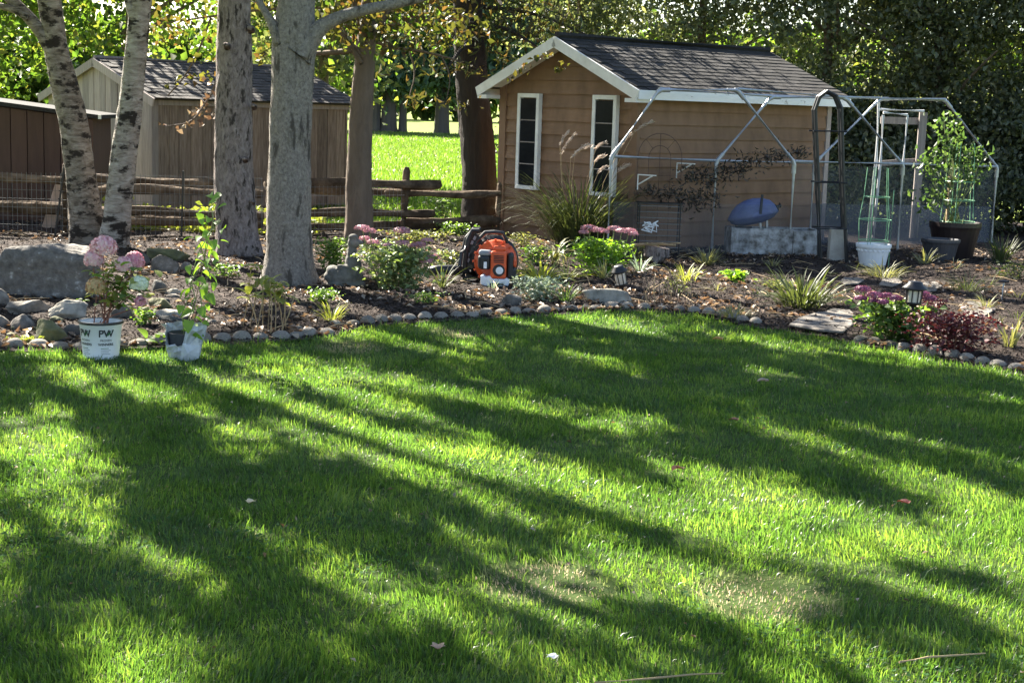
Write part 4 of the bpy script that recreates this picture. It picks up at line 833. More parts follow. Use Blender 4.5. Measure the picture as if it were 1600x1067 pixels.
# drying bunches
def bunch(name, lab, lst, y, n, L, W, seed, sg=.08, mat='drybunch'):
    rng = np.random.default_rng(seed); C = []
    for (px, py, r) in lst: cpt = P(px, py, y); C.append(np.array(cpt) + rng.normal(size=(int(n*r), 3))*sg*r*np.array([1.3, .5, .8]))
    C = np.concatenate(C); base = np.array(P(lst[0][0], lst[0][1], y)); C -= base; D = rdir(len(C), rng); D[:, 2] -= .5
    o = E(name, lab, 'plant', tuple(base)); leafmesh('dried_leaves', C, D, rdir(len(C), rng), rng.uniform(.5, 1.2, len(C))*L, rng.uniform(.5, 1.2, len(C))*W, .3, LG[mat], o, bend=.2)
    m = MB(); m.tube([(P(px, py, y) - Vector(base)) for px, py, r in lst], .006, 5); m.build('stem', M['twig'], o); return o
bunch('dried_plants', 'dark dried plants hanging along the tan wall above the blue tub', [(1128, 268, 1.1), (1150, 262, 1), (1170, 254, 1), (1195, 246, .9), (1225, 242, .8), (1250, 238, .6)], 18.15, 75, .07, .022, 1)
bunch('dried_plants', 'dark dried bunch hanging beneath the upper white bracket', [(1080, 275, .8), (1095, 270, .9), (1110, 282, .8)], 17.75, 70, .07, .025, 2)
bunch('dried_plants', 'wide dark mass of dried plants above the wire stand', [(1015, 298, .6), (1040, 303, .9), (1065, 308, 1.1), (1090, 314, 1.1), (1105, 310, 1.0)], 17.5, 80, .07, .022, 3)
# wire stand
p = P(1028, 375, 17.3); ws = E('wire_stand', 'dark slatted metal plant stand in the corner of the greenhouse', 'stand', (p.x, 17.3, 0))
for x in (-.22, .24):
    for y_ in (0, .25): m = MB(); m.tube([(x, y_, 0), (x, y_, .62)], .012, 6); m.build('leg', M['black'], ws)
for k in range(8): m = MB(); m.beam((-.24, 0, .12 + k*.066), (.26, 0, .12 + k*.066), .012, .008); m.build('slat', M['wire'], ws)
m = MB(); m.bb(-.24, .26, -.0, .26, .60, .615); m.build('top', M['black'], ws)
m = MB(); rr = random.Random(3)
pts_ = [(rr.uniform(-.2, .0), -.05 + rr.uniform(-.02, .02), rr.uniform(.28, .42)) for k in range(22)]; m.tube(pts_, .007, 4)
tag(m.build('foil_strip', M['whiteplastic'], None, (p.x, 17.28, 0)), 'tangled silvery plastic strip hanging on the metal stand', 'strip')

# whitewashed trough
M['whitewash'] = pmat('flaking_whitewash', [(.09, .08, .07), (.28, .275, .27), (.50, .50, .51)], scale=9, rough=.9, pos=[.36, .5, .68], bump=.6, bscale=20, bdist=.01)
p = P(1141, 402, 17.75); L_ = 1.03; tg = E('planter_trough', 'long whitewashed weathered planter trough beneath the blue tub', 'planter', (p.x, 17.75, 0), R(6))
m = MB(); m.bb(0, .73, 0, .035, -.03, .33); m.build('front_board', M['whitewash'], tg)
m = MB(); m.bb(.735, L_, -.012, .035, -.03, .315); m.build('front_board', M['whitewash'], tg)
m = MB(); m.bb(0, L_, .30, .335, -.03, .33); m.build('back_board', M['whitewash'], tg)
for x in (.0, L_-.035): m = MB(); m.bb(x, x+.035, .037, .298, -.03, .33); m.build('end_board', M['whitewash'], tg)
m = MB(); m.bb(.037, L_-.037, .037, .298, 0, .29); m.build('soil', M['soil'], tg)
# upturned blue tub
p = P(1174, 330, 17.95); bt = E('wheelbarrow_tub', 'faded blue wheelbarrow tub tipped over above the whitewashed trough', 'wheelbarrow', (p.x, 17.95, p.z), R(8))
m = MB(); n = 20; prof = [(1, -.35), (1.03, -.30), (.97, -.1), (.86, .25), (.66, .6), (.35, .82), (.0, .9)]
prof = [(.0, -.95), (.5, -.9), (.85, -.65)] + prof
V = [(r*.285*math.cos(2*PI*k/n)*(1.12 if math.cos(2*PI*k/n) > 0 else .95), r*.17*math.sin(2*PI*k/n), z*.165 + r*.285*math.cos(2*PI*k/n)*.2) for r, z in prof for k in range(n)]
m.add(V, [(i*n+k, i*n+(k+1) % n, (i+1)*n+(k+1) % n, (i+1)*n+k) for i in range(len(prof)-1) for k in range(n)]); m.build('tub', M['blue'], bt, smooth=True)
m = MB(); m.tube([(.30, 0, .05), (.34, 0, .075), (.355, 0, .06)], [.05, .035, .015], 8); m.build('nose_guard', M['black'], bt)
m = MB(); m.beam((.06, -.17, -.02), (.085, -.12, .20), .02, .025); m.build('bracket', M['black'], bt)
for x in (.09, .17): m = MB(); m.beam((x, -.03, .02), (x+.02, -.03, -.19), .025, .025); m.build('leg', M['pipe'], bt)
m = MB(); m.tube([(-.2, -.05, -.1), (-.19, -.05, -.19), (.0, -.05, -.19)], .014, 6); m.build('handle', M['black'], bt)
# upright concrete slab
p = P(1306, 412, 17.2); m = MB(); m.bb(-.095, .095, -.05, .05, -.05, .40); o = m.build('concrete_slab', M['concrete'], None, (p.x, 17.22, 0)); tag(o, 'upright grey concrete slab standing inside the black arched trellis', 'slab'); o.rotation_euler = (0, .02, .1)
md = o.modifiers.new('bevel', 'BEVEL'); md.width = .012; md.segments = 2

# ---- pots
def pot(name, lab, px, y, r0, r1, h, mat, rim=.02, n=28, fill=True):
    p = P(px, 400, y); o = E(name, lab, 'pot', (p.x, y, 0)); m = MB()
    m.lathe([(0, .002), (r0, 0), (r0*1.02, .012), (r1, h-rim*1.6), (r1+.008, h-rim*1.6), (r1+.016, h-rim), (r1+.016, h), (r1-.004, h), (r1-.016, h-.03), (r1-.03, h-.05)], n); m.build('body', mat, o, smooth=False)
    if fill: m = MB(); m.lathe([(r1-.02, h-.045), (r1*.5, h-.03), (0, h-.03)], n); m.build('potting_soil', M['soil'], o)
    return o
wp = pot('plant_pot', 'white resin pot with a scalloped band holding a green wire cage', 1364, 16.95, .135, .178, .265, M['potwhite'], .03)
m = MB()
for k in range(22): a = 2*PI*k/22; m.lathe([(.018, -.014), (.02, 0), (.012, .012), (0, .016)], 6, (math.cos(a)*.166, math.sin(a)*.166, .20))
tag(m.build('scallop_band', M['potwhite'], wp), kind='stuff')
pot('plant_pot', 'charcoal plastic pot in front of the large maroon pot', 1468, 17.7, .155, .205, .285, M['potgrey'], .03)
bp_ = pot('plant_pot', 'large dark maroon pot of tomato plants inside the greenhouse', 1489, 18.15, .215, .285, .455, M['potmaroon'], .05)
def cage(lab, px, y, z0, rings, legs, top):
    p = P(px, 400, y); o = E('tomato_cage', lab, 'plant cage', (p.x, y, z0))
    for r, z in rings: m = MB(); m.tube([(math.cos(2*PI*k/20)*r, math.sin(2*PI*k/20)*r, z) for k in range(21)], .005, 5, cap=False); m.build('ring', M['greenwire'], o)
    for k in range(legs):
        a = 2*PI*k/legs + .5; m = MB(); m.tube([(math.cos(a)*rings[0][0], math.sin(a)*rings[0][0], -.04), (math.cos(a)*rings[0][0], math.sin(a)*rings[0][0], rings[0][1])] + [(math.cos(a)*r, math.sin(a)*r, z) for r, z in rings[1:]] + [(math.cos(a)*rings[-1][0]*.85, math.sin(a)*rings[-1][0]*.85, top)], .005, 5); m.build('upright', M['greenwire'], o)
    return o
cage('green wire cage standing in the scalloped white pot', 1364, 16.95, .25, [(.165, .05), (.175, .3 - .02), (.14, .53)], 5, .85)
cage('green wire cage supporting the tomato plants in the maroon pot', 1492, 18.15, .43, [(.20, .03), (.18, .28), (.17, .5)], 5, .95)
m = MB(); p = P(1396, 300, 16.9); m.tube([(p.x, 16.9, -.05), (p.x+.005, 16.9, .86)], .006, 6); tag(m.build('garden_stake', M['greenwire']), 'thin green stake pushed in beside the white scalloped pot', 'stake')
m = MB(); p = P(1482, 300, 18.15); m.beam((p.x, 18.15, .42), (p.x+.005, 18.15, 1.0), .035, .02); tag(m.build('garden_stake', M['straw']), 'pale wooden stake in the maroon pot among the tomato leaves', 'stake')

# ---- solar path lights
def solar(lab, px, py, cap_r, h, lean, lens_r, lens_h):
    b = G(px, py); o = E('solar_light', lab, 'garden light', b, 0, 'solar path lights'); o.rotation_euler = (lean[0], lean[1], .3)
    z1 = h - .07 - lens_h
    m = MB(); m.tube([(0, 0, -.08), (0, 0, z1 - .02), (0, 0, z1-.015), (0, 0, z1)], [.011, .011, .022, .03], 10); m.build('stem', M['black'], o)
    m = MB(); m.lathe([(0, z1), (lens_r*.8, z1), (lens_r*1.06, z1+.012), (lens_r*1.06, z1+.02), (0, z1+.02)], 20); m.build('lower_collar', M['black'], o)
    m = MB(); m.lathe([(lens_r*.78, z1+.02), (lens_r*.86, z1+.05), (lens_r*.9, z1+lens_h)], 24); m.build('lens', M['lampglass'], o)
    for k in range(8): a = 2*PI*k/8; m = MB(); m.beam((math.cos(a)*lens_r*.95, math.sin(a)*lens_r*.95, z1+.018), (math.cos(a)*lens_r*1.04, math.sin(a)*lens_r*1.04, z1+lens_h+.005), .007, .006); m.build('rib', M['black'], o)
    c = z1 + lens_h
    m = MB(); m.lathe([(0, c), (lens_r*1.05, c), (cap_r*.95, c+.006), (cap_r, c+.014), (cap_r*.95, c+.022), (cap_r*.62, c+.046), (cap_r*.56, c+.062), (cap_r*.5, c+.066), (0, c+.068)], 28); m.build('cap', M['black'], o, smooth=True)
    return o
solar('upright black solar path light in front of the purple sedum', 1420, 542, .092, .485, (0, .035), .056, .105)
solar('tilted black solar path light behind the pale flat rock', 975, 462, .072, .285, (.05, -.26), .055, .12)
b = G(1564, 475); o = E('plant_marker', 'pale stake with a flat dark top stuck in the leaf litter', 'marker', b); m = MB(); m.tube([(0, 0, -.05), (.01, 0, .20)], .011, 6); m.build('stem', M['pvc'], o); m = MB(); m.lathe([(0, .20), (.045, .20), (.05, .212), (0, .222)], 14, (.01, 0, 0)); m.build('top', M['black'], o)

# ---- backpack leaf blower
b = G(762, 448); bl = E('leaf_blower', 'orange and black backpack leaf blower standing on the mulch', 'leaf blower', (b.x, b.y, .02), R(-4))
Z = .000656
def q(zx, zy, y=0): return Vector(((zx-545)*Z, y, (950-zy)*Z))
def disc(c, r, y0, y1, mat, name, parent, n=32, bev=.02):
    m = MB(); prof = [(0, 0), (r-bev, 0), (r, bev), (r, y1-y0-.003), (0, y1-y0)]
    V = [Vector((c.x + R_*math.cos(2*PI*k/n), y0 + t, c.z + R_*math.sin(2*PI*k/n))) for R_, t in prof for k in range(n)]
    m.add(V, [(i*n+k, i*n+(k+1) % n, (i+1)*n+(k+1) % n, (i+1)*n+k)[::-1] for i in range(len(prof)-1) for k in range(n)]); return m.build(name, mat, parent)
hs = disc(q(640, 625), .195, -.06, .10, M['orange'], 'fan_housing', bl, 40, .05)
for k in range(9):
    a = PI*(.25 + k*.125); c = q(640, 625) + Vector((math.cos(a)*.198, -.02, math.sin(a)*.198)); m = MB(); m.box(c, (.02, .03, .02), 0, (0, -a)); m.build('screw_boss', M['orange'], hs)
disc(q(600, 625), .23, .10, .16, M['black'], 'back_shroud', bl, 36, .03)
def rbox(x0, x1, z1, z0, y0, y1, mat, name, parent=bl, bev=.015):
    a = q(x0, z1); c = q(x1, z0); m = MB(); m.bb(min(a.x, c.x), max(a.x, c.x), y0, y1, min(a.z, c.z), max(a.z, c.z)); o = m.build(name, mat, parent); md = o.modifiers.new('bevel', 'BEVEL'); md.width = bev; md.segments = 3; return o
cv = rbox(595, 815, 455, 835, -.17, -.04, M['orange'], 'engine_cover', bl, .02)
for k in range(5): rbox(640, 780, 515 + k*22, 527 + k*22, -.176, -.168, M['black'], 'vent_slot', cv, .002)
rbox(620, 800, 395, 470, -.12, -.03, M['orange'], 'top_cowl', bl, .02)
disc(q(715, 718), .055, -.178, -.16, M['black'], 'starter_recess', bl, 24, .004); disc(q(725, 720), .034, -.186, -.176, M['whiteplastic'], 'starter_badge', bl, 24, .004)
rbox(415, 598, 520, 720, -.15, -.03, M['black'], 'air_filter_cover', bl, .03); rbox(425, 600, 452, 530, -.14, -.04, M['greyplastic'], 'filter_latch', bl, .02); rbox(500, 545, 610, 700, -.158, -.148, M['whiteplastic'], 'filter_label', bl, .003)
rbox(822, 905, 480, 840, -.14, -.0, M['black'], 'muffler_guard', bl, .03); rbox(885, 945, 560, 680, -.09, .0, M['orange'], 'side_cowl', bl, .02); rbox(850, 945, 680, 850, -.12, .02, M['black'], 'muffler', bl, .03)
m = MB(); poly = [(462, 800), (500, 785), (530, 815), (600, 800), (625, 838), (800, 838), (815, 820), (865, 850), (850, 945), (470, 945)]
m.prism([q(x, z_, -.19) for x, z_ in poly], (0, .13, 0)); o = m.build('fuel_tank', M['whiteplastic'], bl); md = o.modifiers.new('bevel', 'BEVEL'); md.width = .01; md.segments = 3
rbox(600, 790, 893, 918, -.197, -.188, M['black'], 'tank_slot', bl, .004)
m = MB(); m.tube([q(350, 400, .03), q(430, 295, .02), q(490, 225, .0), q(620, 212, .0), q(735, 222, .0), q(775, 300, .02), q(780, 370, .04)], .019, 8); m.build('carry_handle', M['black'], bl)
m = MB()
for y_, x_ in ((.10, 0), (.24, -70)): m.tube([q(200 + x_*.2, 935, y_), q(190 + x_, 760, y_), q(215 + x_*.8, 500, y_), q(240 + x_*.6, 340, y_), q(300, 215, y_), q(390, 215, y_)], .024, 8)
m.build('backpack_frame', M['black'], bl)
m = MB(); m.prism([q(215, 900, .14), q(205, 600, .14), q(250, 350, .14), q(330, 250, .14), q(420, 330, .14), q(400, 900, .14)], (0, .03, 0)); m.build('back_plate', M['black'], bl)
for zx, zy in ((325, 325), (290, 390), (240, 560), (245, 640)): m = MB(); c = q(zx, zy, .125); m.box(c, (.022, .01, .035), 0, (0, .4)); m.build('strap_buckle', M['greyplastic'], bl)
m = MB(); m.tube([q(215, 420, .12), q(165, 520, .0), q(150, 700, -.03), q(180, 850, .05)], .02, 8); m.build('shoulder_strap', M['black'], bl)
rbox(210, 880, 925, 975, -.15, .22, M['black'], 'base', bl, .012)
m = MB(); m.tube([q(330, 800, .12), q(150, 790, .10), q(20, 775, .06), q(-160, 770, -.0), q(-300, 800, -.02)], [.05, .05, .047, .042, .04], 12)
m.build('blower_tube', M['black'], bl, smooth=True)
m = MB(); m.tube([q(880, 800, -.05), q(990, 810, -.08), q(1070, 830, -.06)], .008, 6); m.build('throttle_cable', M['black'], bl)

# ---- stone statue
def ell(m, c, r, n=14, rows=10, tilt=None):
    V = []; Mx = Matrix.Rotation(tilt, 3, 'Y') if tilt else Matrix.Identity(3)
    for i in range(1, rows):
        t = PI*i/rows
        for k in range(n): V.append(Vector(c) + Mx @ Vector((r[0]*math.sin(t)*math.cos(2*PI*k/n), r[1]*math.sin(t)*math.sin(2*PI*k/n), r[2]*math.cos(t))))
    F = [(i*n+k, (i+1)*n+k, (i+1)*n+(k+1) % n, i*n+(k+1) % n) for i in range(rows-2) for k in range(n)]
    V += [Vector(c) + Mx @ Vector((0, 0, r[2])), Vector(c) - Mx @ Vector((0, 0, r[2]))]; a = len(V)-2
    F += [(a, k, (k+1) % n) for k in range(n)] + [(a+1, (rows-2)*n+(k+1) % n, (rows-2)*n+k) for k in range(n)]
    m.add(V, F)
b = G(543, 450); m = MB()
ell(m, (-.01, 0, .10), (.15, .13, .10)); ell(m, (-.10, 0, .13), (.10, .09, .06), tilt=.5); ell(m, (-.155, 0, .10), (.06, .07, .05)); ell(m, (.05, 0, .20), (.075, .075, .13), tilt=-.15); ell(m, (.035, 0, .30), (.045, .05, .12)); ell(m, (.045, 0, .40), (.052, .05, .058)); ell(m, (.09, 0, .405), (.045, .032, .03)); ell(m, (.045, 0, .455), (.045, .045, .03)); ell(m, (.0, -.07, .17), (.10, .03, .035), tilt=.35); ell(m, (0, 0, .03), (.19, .15, .045))
o = m.build('garden_statue', M['concrete'], None, (b.x, b.y, 0), smooth=True); md = o.modifiers.new('remesh', 'REMESH'); md.mode = 'VOXEL'; md.voxel_size = .009; md.use_smooth_shade = True
md = o.modifiers.new('smooth', 'SMOOTH'); md.iterations = 4
o.data.materials.clear(); o.data.materials.append(M['statue']); tag(o, 'small grey stone bird statue beside the pink sedum clump', 'statue')

# ---- rocks
import bmesh
def rock(lab, x0, y0, x1, y1, mat, depth=None, seed=0, flat=.2, name='rock', cuts=5, base_y=None, pn=3):
    by = base_y or y1; b = G((x0+x1)/2, by); s = pxm(b.y); w_ = (x1-x0)*s; dep = depth or w_*.7
    fr = (CAMH/b.y); h_ = max(.04, (y1-y0)*s - dep*fr*.55)       # the seen height holds a slice of the top face
    bm = bmesh.new(); bmesh.ops.create_icosphere(bm, subdivisions=5 if name == 'boulder' else 4 if w_ > .16 else 3, radius=1); r = random.Random(seed)
    pl = [(Vector((r.uniform(-1, 1), r.uniform(-1, 1), r.uniform(-.3, 1))).normalized(), r.uniform(.58, .86)) for _ in range(cuts)]
    for v in bm.verts:
        p = v.co.copy(); k_ = (abs(p.x)**pn + abs(p.y)**pn + abs(p.z)**pn)**(1/pn); p = p/k_ * .92
        for n_, d in pl:
            e = p.dot(n_) - d
            if e > 0: p -= n_*e*.96
        p *= 1 + .10*noise.noise(p*1.6 + Vector((seed, 0, 0))) + .05*noise.noise(p*5 + Vector((0, seed, 0))) + .035*noise.noise(p*11 + Vector((seed, 1, 2)))
        if p.z < -.55: p.z = -.55 + (p.z+.55)*.15
        v.co = p
    zs = [v.co.z for v in bm.verts]; xs_ = [v.co.x for v in bm.verts]; ys_ = [v.co.y for v in bm.verts]
    sx = w_/(max(xs_)-min(xs_)); sy = dep/(max(ys_)-min(ys_)); sz = h_/(max(zs)-min(zs))
    cx = (max(xs_)+min(xs_))/2; cy = min(ys_)
    for v in bm.verts: v.co = Vector(((v.co.x-cx)*sx, (v.co.y-cy)*sy, (v.co.z-min(zs))*sz - .015))
    me = bpy.data.meshes.new(name); bm.to_mesh(me); bm.free(); me.materials.append(M[mat]); me.polygons.foreach_set('use_smooth', [True]*len(me.polygons))
    o = bpy.data.objects.new(name, me); COL.objects.link(o); o.location = (b.x, b.y, bedz(b.x, b.y) - .01); tag(o, lab, 'rock'); return o
rock('huge dark speckled boulder with a pale flat top beside the hydrangea', -22, 380, 146, 472, 'boulder', .42, 3, name='boulder', cuts=1, pn=5)
for i, a in enumerate([
    ('long grey slab lying under the huge boulder', 2, 469, 76, 499, 'rock', .2), ('pale tilted flagstone beside the white nursery pot', 70, 468, 134, 506, 'rockpale', .18),
    ('streaky dark rock below the long grey slab', 12, 490, 49, 523, 'rock', .14), ('round mossy rock in front of the pale flagstone', 47, 496, 99, 541, 'moss', .17), ('small violet-grey rock touching the white nursery pot', 97, 507, 128, 531, 'rockdark', .1),
    ('small grey rock below the boulder end, beside the streaky rock', -16, 494, 13, 520, 'rock', .12), ('rounded grey rock tucked against the left end of the boulder', -22, 452, 10, 486, 'rock', .12),
    ('upright grey rock with a broken edge at the foot of the slender birch', 234, 400, 279, 434, 'rock', .1), ('low grey rock at the foot of the slender birch, beside the forked one', 188, 391, 232, 414, 'rock', .12), ('long mossy slab in front of the bright ground cover', 222, 387, 294, 409, 'moss', .16),
    ('round dark rock behind the cream hydrangea bloom', 234, 436, 258, 462, 'rockdark', .12), ('small tan rock beside the round dark rock', 255, 449, 282, 464, 'rockpale', .1), ('thin flat grey rock under the small tan rock', 256, 461, 283, 473, 'rock', .1),
    ('brown wedge rock below the round dark rock', 228, 466, 268, 489, 'moss', .13), ('pale flat slab between the hydrangea and the vine bucket', 234, 483, 290, 504, 'rockpale', .2), ('dark flat rock under the pale slab by the vine bucket', 244, 497, 288, 512, 'rockdark', .12),
    ('short grey block beside the broken-edged rock, near the scaly trunk', 278, 411, 297, 432, 'rock', .1), ('grey block right behind the white nursery pot', 170, 474, 210, 506, 'rock', .12),
    ('fist-sized grey rock in front of the leaf blower', 782, 459, 815, 484, 'rock', .12), ('long pale flat rock at the lawn edge, under the tilted light', 908, 449, 992, 479, 'rockpale', .2),
    ('small rock in the litter beside the vine bucket', 318, 500, 338, 512, 'rock', .07), ('small tan stone beneath the yellow-leaved stalks', 455, 508, 475, 518, 'rockpale', .06)]):
    rock(*a[:6], depth=a[6], seed=20+i, cuts=11)
rg_ = random.Random(71)
for i in range(18):
    px, py = rg_.uniform(-10, 128), rg_.uniform(505, 545); sz_ = rg_.uniform(14, 28)
    mt_ = rg_.choice(['rock', 'rockdark', 'moss', 'rock']); o = rock(f"{'fist-sized' if sz_ > 20 else 'small'} {dict(rock='grey', rockdark='dark', moss='mossy')[mt_]} rough rock filling the pile below the boulder", px, py - sz_*.62, px + sz_, py, mt_, depth=sz_*.0032, seed=60+i, cuts=10); o['group'] = 'small rocks in the pile below the boulder'
for i in range(9):
    px, py = rg_.uniform(205, 330), rg_.uniform(440, 520); sz_ = rg_.uniform(12, 22)
    mt_ = rg_.choice(['rock', 'rockdark', 'rockpale']); o = rock(f"{'fist-sized' if sz_ > 17 else 'small'} {dict(rock='grey', rockdark='dark', rockpale='pale')[mt_]} rough rock scattered between the hydrangea and scaly trunk", px, py - sz_*.6, px + sz_, py, mt_, depth=sz_*.0034, seed=90+i, cuts=10); o['group'] = 'small rocks beside the hydrangea'
def flag(lab, pts, th=.022, mat='rock'):
    w_ = [G(*p_) for p_ in pts]; c = sum(w_, Vector()) / len(w_); m = MB(); m.prism([(p_.x - c.x, p_.y - c.y, 0) for p_ in w_][::-1], (0, 0, th))
    o = m.build('flagstone', M[mat], None, (c.x, c.y, bedz(c.x, c.y) - .004)); md = o.modifiers.new('bevel', 'BEVEL'); md.width = .012; md.segments = 2; tag(o, lab, 'flagstone', 'flagstones in the bed')
flag('broad grey flagstone set at the lawn edge, in a gap of the edging', [(1232, 517), (1248, 506), (1275, 498), (1312, 496), (1336, 503), (1334, 516), (1318, 529), (1280, 526)])
flag('small pale flagstone just behind the broad grey one', [(1282, 496), (1300, 489), (1328, 491), (1334, 497), (1312, 501)], .015, 'rock')
flag('pale oval flagstone behind the upright solar light', [(1432, 459), (1440, 449), (1462, 448), (1472, 455), (1462, 463), (1444, 464)], .015, 'rock')
flag('pale flagstone in front of the white scalloped pot', [(1372, 452), (1380, 441), (1404, 442), (1410, 449), (1394, 455)], .015, 'rock')
flag('blue-grey flagstone behind the red-leaved shrub', [(1500, 492), (1512, 478), (1548, 480), (1556, 490), (1540, 500), (1512, 500)], .012)
flag('wide grey flagstone among the straps near the whitewashed trough', [(1310, 450), (1318, 443), (1340, 443), (1350, 447), (1340, 453), (1320, 454)], .015)
# log stump with split sticks
b = G(1026, 417); o = E('tree_stump', 'short grey log stump with pale sticks on top by the pink sedum', 'stump', b); m = MB(); m.tube([(0, .13, -.05), (0, .13, .1), (.01, .13, .2)], [.15, .135, .13], 18, jit=lambda p, a: 1 + .08*noise.noise(Vector((math.cos(a)*3, math.sin(a)*3, 4)))); m.build('log', B['scaly'], o)
m = MB()
for k in range(6): a = Vector((-.3 + k*.05, .05 + k*.03, .215 + .008*(k % 2))); m.tube([a, a + Vector((.32, random.uniform(-.08, .08), random.uniform(.0, .03)))], [.014, .009], 6)
tag(m.build('sticks', M['straw'], o), kind='stuff')

# ---- small things on the lawn
def lawn_leaf(lab, px, py, L, mat, cat='leaf'):
    b = G(px, py, .045); m = MB(); az_ = random.uniform(0, 6.3)
    m.blade((0, 0, 0), az_, .25, L, L*.75, .7, 5, .5); m.blade((0, 0, .003), az_ + 1.0, .3, L*.6, L*.4, .6, 4, .4); m.blade((0, 0, .003), az_ - 1.0, .3, L*.6, L*.4, .6, 4, .4)
    o = m.build('fallen_leaf', mat, None, b); tag(o, lab, cat); return o
def flatleaf(nm, c): return leafmat(nm, [c, tuple(x*.85 for x in c)], trans=.25, tcol=(1.2, 1.1, .9))
lawn_leaf('bright orange-yellow leaf on the lawn in front of the edging gap', 1128, 531, .075, flatleaf('orange_leaf', (.62, .36, .12)))
lawn_leaf('pale tan leaf on the shaded lawn in front of the broad flagstone', 1200, 596, .07, flatleaf('tan_leaf', (.48, .36, .27)))
lawn_leaf('dark brown curled leaf on the lawn, smallest of the brown ones', 1152, 657, .05, flatleaf('darkbrown_leaf', (.16, .07, .04)))
lawn_leaf('rust-brown leaf at the rim of a sunlit grass patch', 1064, 732, .06, flatleaf('rust_leaf', (.22, .10, .05)))
lawn_leaf('reddish brown leaf standing in the grass beside bright blades', 1419, 787, .055, flatleaf('red_leaf', (.25, .07, .045)))
lawn_leaf('tan crumpled leaf in shaded grass near the bare straw spot', 684, 1014, .05, flatleaf('crumple_leaf', (.45, .30, .2)))
lawn_leaf('cream coloured leaf in a sunlit streak of grass', 389, 786, .05, flatleaf('cream_leaf', (.65, .55, .35)))
lawn_leaf('small white scrap of paper in the grass', 866, 1029, .04, flatleaf('paper', (.7, .72, .74)), 'paper scrap')
for lab, pts in (('long thin pale twig lying in the grass', [(1405, 1034), (1450, 1026), (1495, 1023), (1540, 1020)]), ('long brown twig at the near end of the lawn', [(930, 1066), (1010, 1060), (1080, 1053), (1130, 1051)])):
    m = MB(); c = G(*pts[0]); m.tube([G(*p_, .05 + .004*i) - c for i, p_ in enumerate(pts)], [.004, .0035, .003, .002], 5); tag(m.build('twig', M['straw'], None, c), lab, 'twig')
# ================================================================== PLANTS
def unit_leaf(nm, w, droop, segs, mat, prof=None, cup=.35, var=4):
    out = []
    for i in range(var):
        m = MB(); m.blade((0, 0, 0), 0, 0, 1, w*random.uniform(.85, 1.15), droop*random.uniform(.6, 1.4), segs, cup, random.uniform(-.15, .15), prof)
        me = bpy.data.meshes.new(nm); me.from_pydata([tuple(p) for p in m.v], [], m.f); me.update(); me.materials.append(mat); me.polygons.foreach_set('use_smooth', [True]*len(me.polygons)); out.append(me)
    return out
def put_leaf(meshes, parent, p, az, el, L, name='leaf', roll=0, r=random):
    o = link(name, r.choice(meshes), None, parent); o.rotation_euler = (roll, -el, az); o.location = p; o.scale = (L, L, L); return o
heart = lambda t: (min(1, (t+.08)*4.2))**.7 * (1 - t**1.6)**.85 if t < 1 else .01
oval = lambda t: max(.06, math.sin(PI*min(1, t*.93 + .07)))**.75 if t < 1 else .02
UL = {}
def ul(key, w, droop, segs, mat, prof=None, cup=.35):
    k = (key, w, droop)
    if k not in UL: UL[k] = unit_leaf('leaf', w, droop, segs, mat, prof, cup)
    return UL[k]
def straps(lab, px, py, n, L, w, key, seed, droop=1.1, el=(.7, 1.45), name='strap_plant', rad=.05, group=None):
    r = random.Random(seed); b = G(px, py); b.z = bedz(b.x, b.y) - .01; o = E(name, lab, 'plant', b, 0, group); mm = ul(key, round(w*.68, 3), droop, 5, LG[key], None, .25)
    for k in range(int(n*(1.9 if n < 40 else 2.6))):
        a = r.uniform(0, 2*PI); e = r.uniform(*el); put_leaf(mm, o, (math.cos(a)*rad*r.random(), math.sin(a)*rad*r.random(), 0), a, e, 1.25*L*r.uniform(.55, 1.1), roll=r.uniform(-.3, .3), r=r)
    return o
def bushy(lab, px, py, w_, h_, n, L, W, key, seed, name='leafy_plant', dep=None, stems=8, smat='stem', cat='plant', up=.3):
    rng = np.random.default_rng(seed); b = G(px, py); b.z = bedz(b.x, b.y) - .01; o = E(name, lab, cat, b)
    d = dep or w_*.8; u = rng.random(n)**.6; C = np.stack([rng.normal(0, .27, n)*w_*(.6+.4*u), rng.normal(0, .27, n)*d, u*h_*rng.uniform(.8, 1, n)], 1); C[:, 2] = C[:, 2].clip(.02)
    D = rdir(n, rng); D[:, 2] = np.abs(D[:, 2])*up + rng.normal(0, .25, n); N = rdir(n, rng)*.7; N[:, 2] += 1; s = rng.uniform(.6, 1.2, n)
    f = leafmesh('foliage', C, D, N, L*s, W*s, .2, LG[key], o, bend=.15)
    m = MB(); r = random.Random(seed)
    for k in range(stems):
        x, y = r.gauss(0, .22)*w_, r.gauss(0, .2)*d; m.tube([(x*.3, y*.3, -.02), (x*.7, y*.7, h_*.5), (x, y, h_*r.uniform(.7, .95))], [.006, .005, .003], 5)
    s_ = m.build('stem', M[smat], o); s_['kind'] = 'stuff'
    return o
def head(parent, p, rx, rz_, n, L, W, mat, seed, name='flower_head'):
    rng = np.random.default_rng(seed); d = rdir(n, rng); d[:, 2] = np.where(d[:, 2] < -.4, -d[:, 2], d[:, 2]); C = d*np.array([rx, rx, rz_])*(.80 + .25*rng.random((n, 1)))
    Dv = rdir(n, rng); Dv = np.cross(d, Dv); N = d + .35*rdir(n, rng)
    o = leafmesh(name, C, Dv, N, L*rng.uniform(.7, 1.2, n), W*rng.uniform(.7, 1.2, n), .15, LG[mat], parent); o.location = p; return o
def loc_(o, px, py, y): return P(px, py, y) - o.location
